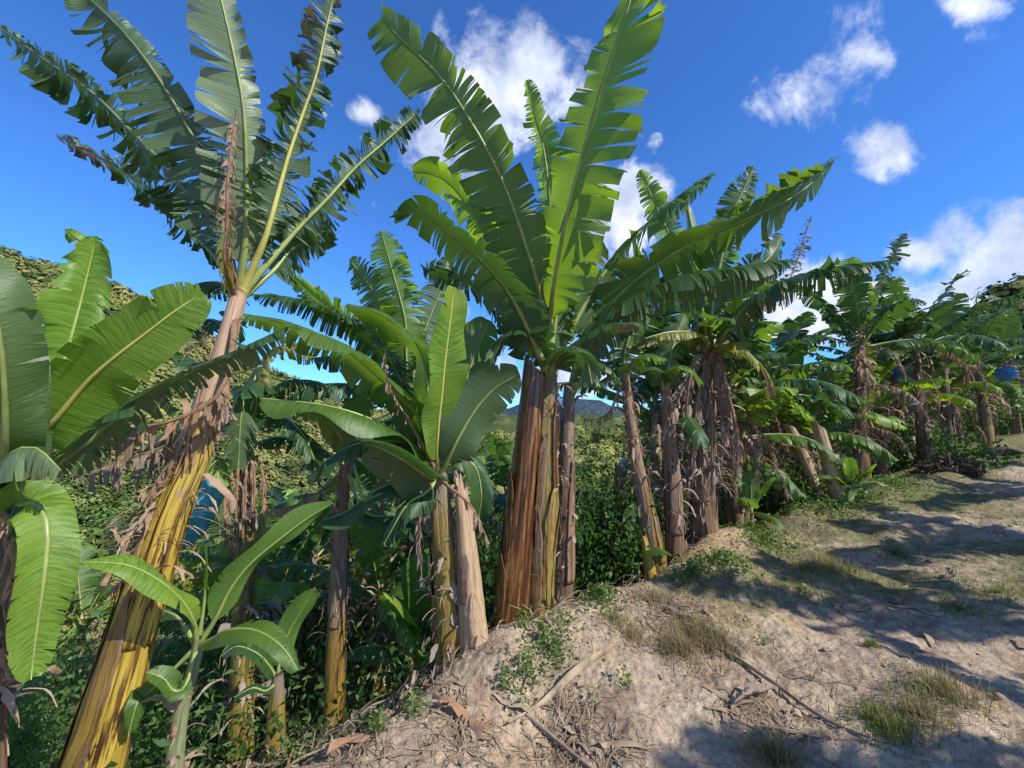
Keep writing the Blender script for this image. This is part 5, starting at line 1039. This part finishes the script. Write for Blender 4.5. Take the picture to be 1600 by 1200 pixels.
# clods and crumbs
def clods(x, y, size, mat, name, label, seed):
    rs = np.random.RandomState(seed); n = len(x); z = ground_h(x, y); d = np.array([[1, 0, 0], [0, 1, 0], [-1, 0, 0], [0, -1, 0], [0, 0, 1], [0, 0, -1]], float)
    s_ = size * rs.gamma(1.5, .5, n); P = np.stack([x, y, z], 1)[:, None] + d[None] * s_[:, None, None] * rs.uniform(.5, 1.2, (n, 6, 1)) * (1, 1, .7) + rs.normal(0, .2, (n, 6, 3)) * s_[:, None, None]
    k = np.arange(n)[:, None] * 6; tr = [(0, 1, 4), (1, 2, 4), (2, 3, 4), (3, 0, 4), (1, 0, 5), (2, 1, 5), (3, 2, 5), (0, 3, 5)]
    F_ = np.concatenate([np.concatenate([k + a, k + b_, k + c_], 1) for a, b_, c_ in tr])
    return tag(mesh_obj(name, P.reshape(-1, 3), F_, M[mat]), label, None, None, 'stuff')
n = 60000; x = r2.uniform(-1.8, 8, n); y = r2.uniform(.9, 8, n) ; s_ = edge_s(x, y); k = (s_ < .5) & (r2.rand(n) < .18 + .9 * np.clip(vnoise(x * 1.7, y * 1.7, 19), 0, 1) + .5 * np.exp(-((s_ + .2) / .35) ** 2))
clods(x[k], y[k], .009, 'clod', 'soil_crumbs', 'small crumbs and clods of dry earth on the path', 31)

# ------------------------------------------------------------------ single fallen things
def fallen(pts, rad, mat, label, name='fallen_stalk', cat='dead stalk', lift=.02, flat=.6, group=None):
    P = [gnd(*p) for p in pts]; P = [p + (0, 0, rad[0] * .6 + lift * (k % 2)) for k, p in enumerate(P)]
    v = tube(P, rad, 10, sheath_prof(len(label), 3, .2), 40, flat=flat)
    o = mesh_obj(name, v[0], v[1], M[mat], None, v[2], {'dry': v[3]}); return tag(o, label, cat, group)
FG = 'dead stalks lying on the earth'
fallen([(1128, 1018), (1200, 1070), (1290, 1130), (1385, 1178)], [.014, .013, .011, .006], 'straw', 'long thin dead stalk lying slantwise across the path', group=FG)
fallen([(960, 1015), (905, 1060), (850, 1100), (795, 1150)], [.022, .028, .022, .006], 'straw', 'flat pale dead stalk with pointed end on the brink below the weeds', lift=.03, flat=.35, group=FG)
fallen([(820, 1120), (860, 1165), (935, 1215)], [.012, .014, .008], 'straw', 'dead stalk running down from the pointed pale one to the bottom edge', group=FG)
fallen([(1130, 1135), (1210, 1150), (1300, 1160), (1370, 1175)], [.008, .009, .006], 'straw', 'thin pale dead stalk crossing the long slanting one near its lower end', group=FG)
fallen([(20, 1105), (70, 1106), (130, 1100)], [.014, .014, .012], 'wood', 'brown stick lying low among the lower left shrubs', group=FG)
fallen([(1400, 1185), (1440, 1195), (1470, 1196)], [.006, .006, .004], 'straw', 'short dead stalk at the bottom right of the long slanting one', group=FG)
fallen([(1540, 715), (1570, 712), (1600, 716)], [.09, .10, .07], 'wood', 'weathered grey log lying across the far end of the path', name='log', cat='log', lift=0, flat=.7)
def dead_leaf(px, py, L_, az, label, seed, mat='dry', W=.045):
    W *= .8; L_ *= 1.25
    p = gnd(px, py); d = np.array([math.cos(az), math.sin(az), 0]); P = []
    for k in range(4):
        q = p + d * L_ * (k / 3 - .5) + np.array([0, 0, 0]); q[2] = G(q[0], q[1]) + .03 + .025 * (k % 2); P.append(q)
    V, F_, U, DR, C_, L2_ = leaf_geo(P, Zv, W, strip=.08, tmin=.2, rag=.8, seed=seed, pet=.05, droop=.3, fold=.5, wave=.02)
    V[:, 2] = np.maximum(V[:, 2], ground_h(V[:, 0], V[:, 1]) + .004)
    o = mesh_obj('fallen_leaf', V, F_, M[mat], None, U, {'dry': DR}); return tag(o, label, 'dead leaf', 'dead leaves fallen on the path')
dead_leaf(715, 1125, .34, -.5, 'curled pinkish brown dead leaf on the bare bank left of the weeds', 401)
dead_leaf(1372, 985, .10, .4, 'small pale curled dead leaf lying alone on the path', 402, 'dry_grey', .04)
dead_leaf(1485, 905, .14, 1.0, 'bleached dead leaf by the rut on the right of the path', 403, 'dry_grey', .03)
dead_leaf(1568, 842, .08, 1.4, 'tiny white dead leaf near the right frame edge', 404, 'dry_grey', .03)
dead_leaf(1240, 862, .18, .2, 'white curved dead leaf beyond the green tuft', 405, 'dry_grey', .03)
dead_leaf(1100, 985, .5, 2.2, 'long brown dead leaf in the litter above the dry grass tufts', 406, 'dry_grey', .05)
dead_leaf(1180, 1100, .28, .4, 'shredded dead leaf lying left of the long slanting stalk', 407, 'dry_grey', .06)
dead_leaf(560, 1165, .3, .6, 'dark dead leaf on the lowest part of the bank', 408, 'dry', .06)
# dark heap of debris near the far smooth stem
p = gnd(1485, 735); r3 = np.random.RandomState(3)
m = 1500; a = r3.rand(m) * 6.283; r = .55 * np.sqrt(r3.rand(m)); X_ = p[0] + r * np.cos(a); Y_ = p[1] + r * np.sin(a) * .6
c = np.stack([X_, Y_, ground_h(X_, Y_) + .22 * (1 - (r / .55) ** 2) * r3.rand(m)], 1); V, F_ = leaf_cloud(c, .12, m, r3, None, flat=.25, up=.6)
tag(mesh_obj('debris_heap', V, F_, M['wood']), 'dark heap of rotting leaves at the path edge near the smooth brown stem', 'heap')

# ------------------------------------------------------------------ fruit bags
BG = 'plastic bags tied over banana bunches'
def bag(px, py, d, wpx, hpx, mat, label, seed, tilt=0.0):
    c = at(px, py, d); w_ = px2m(wpx, d) / 2 * .75; h = px2m(hpx, d) / 2 * .9; rs = np.random.RandomState(seed)
    n = 34; m = 36; th_ = np.linspace(0, 2 * math.pi, m, endpoint=False); V = []
    for k in range(n):
        q = k / (n - 1); prof_ = (.16 + .9 * math.sin(math.pi * min(1, q * .9 + .02)) ** .8) if q < .86 else .30 - (q - .86) * .7 + (.10 if q > .95 else 0)
        r = w_ * prof_ * (1 + .10 * np.sin(th_ * 5 + q * 6 + seed) + .07 * np.sin(th_ * 11 - q * 9) + rs.normal(0, .02, m)) * (1 + .06 * math.sin(q * 30 + seed))
        V.append(np.stack([c[0] + r * np.cos(th_) + tilt * (q - .5) * h * 2, c[1] + r * np.sin(th_), np.full(m, c[2] - h + 2 * h * q) + rs.normal(0, .004, m)], 1))
    V = np.concatenate(V); i = np.arange(n - 1)[:, None] * m; j = np.arange(m)[None]; j2 = (j + 1) % m
    o = empty('fruit_bag', (c[0], c[1], c[2] - h), label, 'plastic bag', BG)
    mesh_obj('bag', V, np.stack([i + j, i + j2, i + m + j2, i + m + j], -1).reshape(-1, 4), M[mat], o)
    top = c + np.array([tilt * h, 0, h]); tie = tube([top - (0, 0, h * .2), top + (0, 0, h * .35), top + np.array([.04, .02, h * .7])], [.012, .012, .016], 8); mesh_obj('bunch_stalk', tie[0], tie[1], M['rib_dark'], o)
    return o
bag(306, 800, 3.0, 68, 115, 'bag_teal', 'crumpled teal plastic bag hanging behind the leaning yellow trunk', 1, .25)
bag(604, 850, 5.2, 34, 48, 'bag_teal', 'small teal bag in shade left of the olive stem', 2, .6)
bag(1572, 584, 9.6, 30, 26, 'bag_blue', 'bright blue bag nearest the right frame edge', 3)
bag(1402, 582, 8.6, 34, 26, 'bag_blue', 'bright blue bag beside the smooth brown stem crown', 4)
bag(1536, 598, 11.5, 16, 12, 'bag_blue', 'tiny blue bag left of the one at right edge', 5)
bag(1424, 636, 10.2, 18, 14, 'bag_blue', 'small low blue bag behind the smooth brown stem', 6)
bag(1196, 548, 7.5, 40, 34, 'bag_teal', 'pale teal bag high under the long leaves', 7)
bag(1148, 552, 6.8, 28, 30, 'bag_teal', 'teal bag just right of the shaggy stem crown', 8)
bag(1202, 575, 7.2, 16, 34, 'bag_clear', 'clear whitish bag below the pale teal one', 9)
bag(872, 640, 4.6, 26, 54, 'bag_blue', 'blue bag in shadow right behind the tall cut stem', 10)
bag(975, 730, 6.0, 16, 40, 'bag_clear', 'clear whitish bag behind the thin leaning plant', 11)
# weeds that stand singly at the bottom
def weed(px, py, h, n, label, seed, size=.03, mat='foliage_pale', nst=3):
    p = gnd(px, py); rs = np.random.RandomState(seed); o = empty('weed', p, label, 'weed', 'single weeds at the lower edge'); parts = []; cs = []
    for k in range(nst):
        tip = p + np.array([rs.normal(0, .25) * h, rs.normal(0, .2) * h, h * rs.uniform(.7, 1)]); mid = (p + tip) / 2 + np.array([rs.normal(0, .04), 0, .02])
        parts.append(tube([p - (0, 0, .02), mid, tip], [.004, .003, .0015], 5, n=8)[:3]); C_, _ = spline([p, mid, tip], n // nst); cs.append(C_[n // nst // 6:] + rs.normal(0, .012, (len(C_[n // nst // 6:]), 3)))
    V, F_, U, _ = cat_parts(parts); mesh_obj('stem', V, F_, M['rib'], o, U); c = np.concatenate(cs); V, F_ = leaf_cloud(c, size, len(c), rs, None, flat=.55, up=.7); mesh_obj('foliage', V, F_, M[mat], o)
weed(300, 1199, .42, 60, 'tall thin weed with tiny leaves in front of the first sucker', 1, .022, nst=4)
weed(455, 1199, .16, 110, 'bright leafy weed at the bottom edge left of the bank', 2, .035, 'foliage_pale', 5)
weed(640, 1125, .13, 70, 'small weed on the crest of the bank left of the curled leaf', 3, .028, nst=4)
weed(1190, 1010, .05, 20, 'tiny green weed on bare earth right of the dry tufts', 4, .02)
weed(925, 1110, .14, 12, 'single thin yellow green seedling on the bank', 5, .03, nst=1)
weed(585, 1150, .12, 60, 'low weed with long leaves at the brink beside the shaded grass', 6, .04, nst=4)
weed(818, 985, .16, 70, 'small bright fern at the foot of the olive stem', 7, .03, 'foliage', 5)
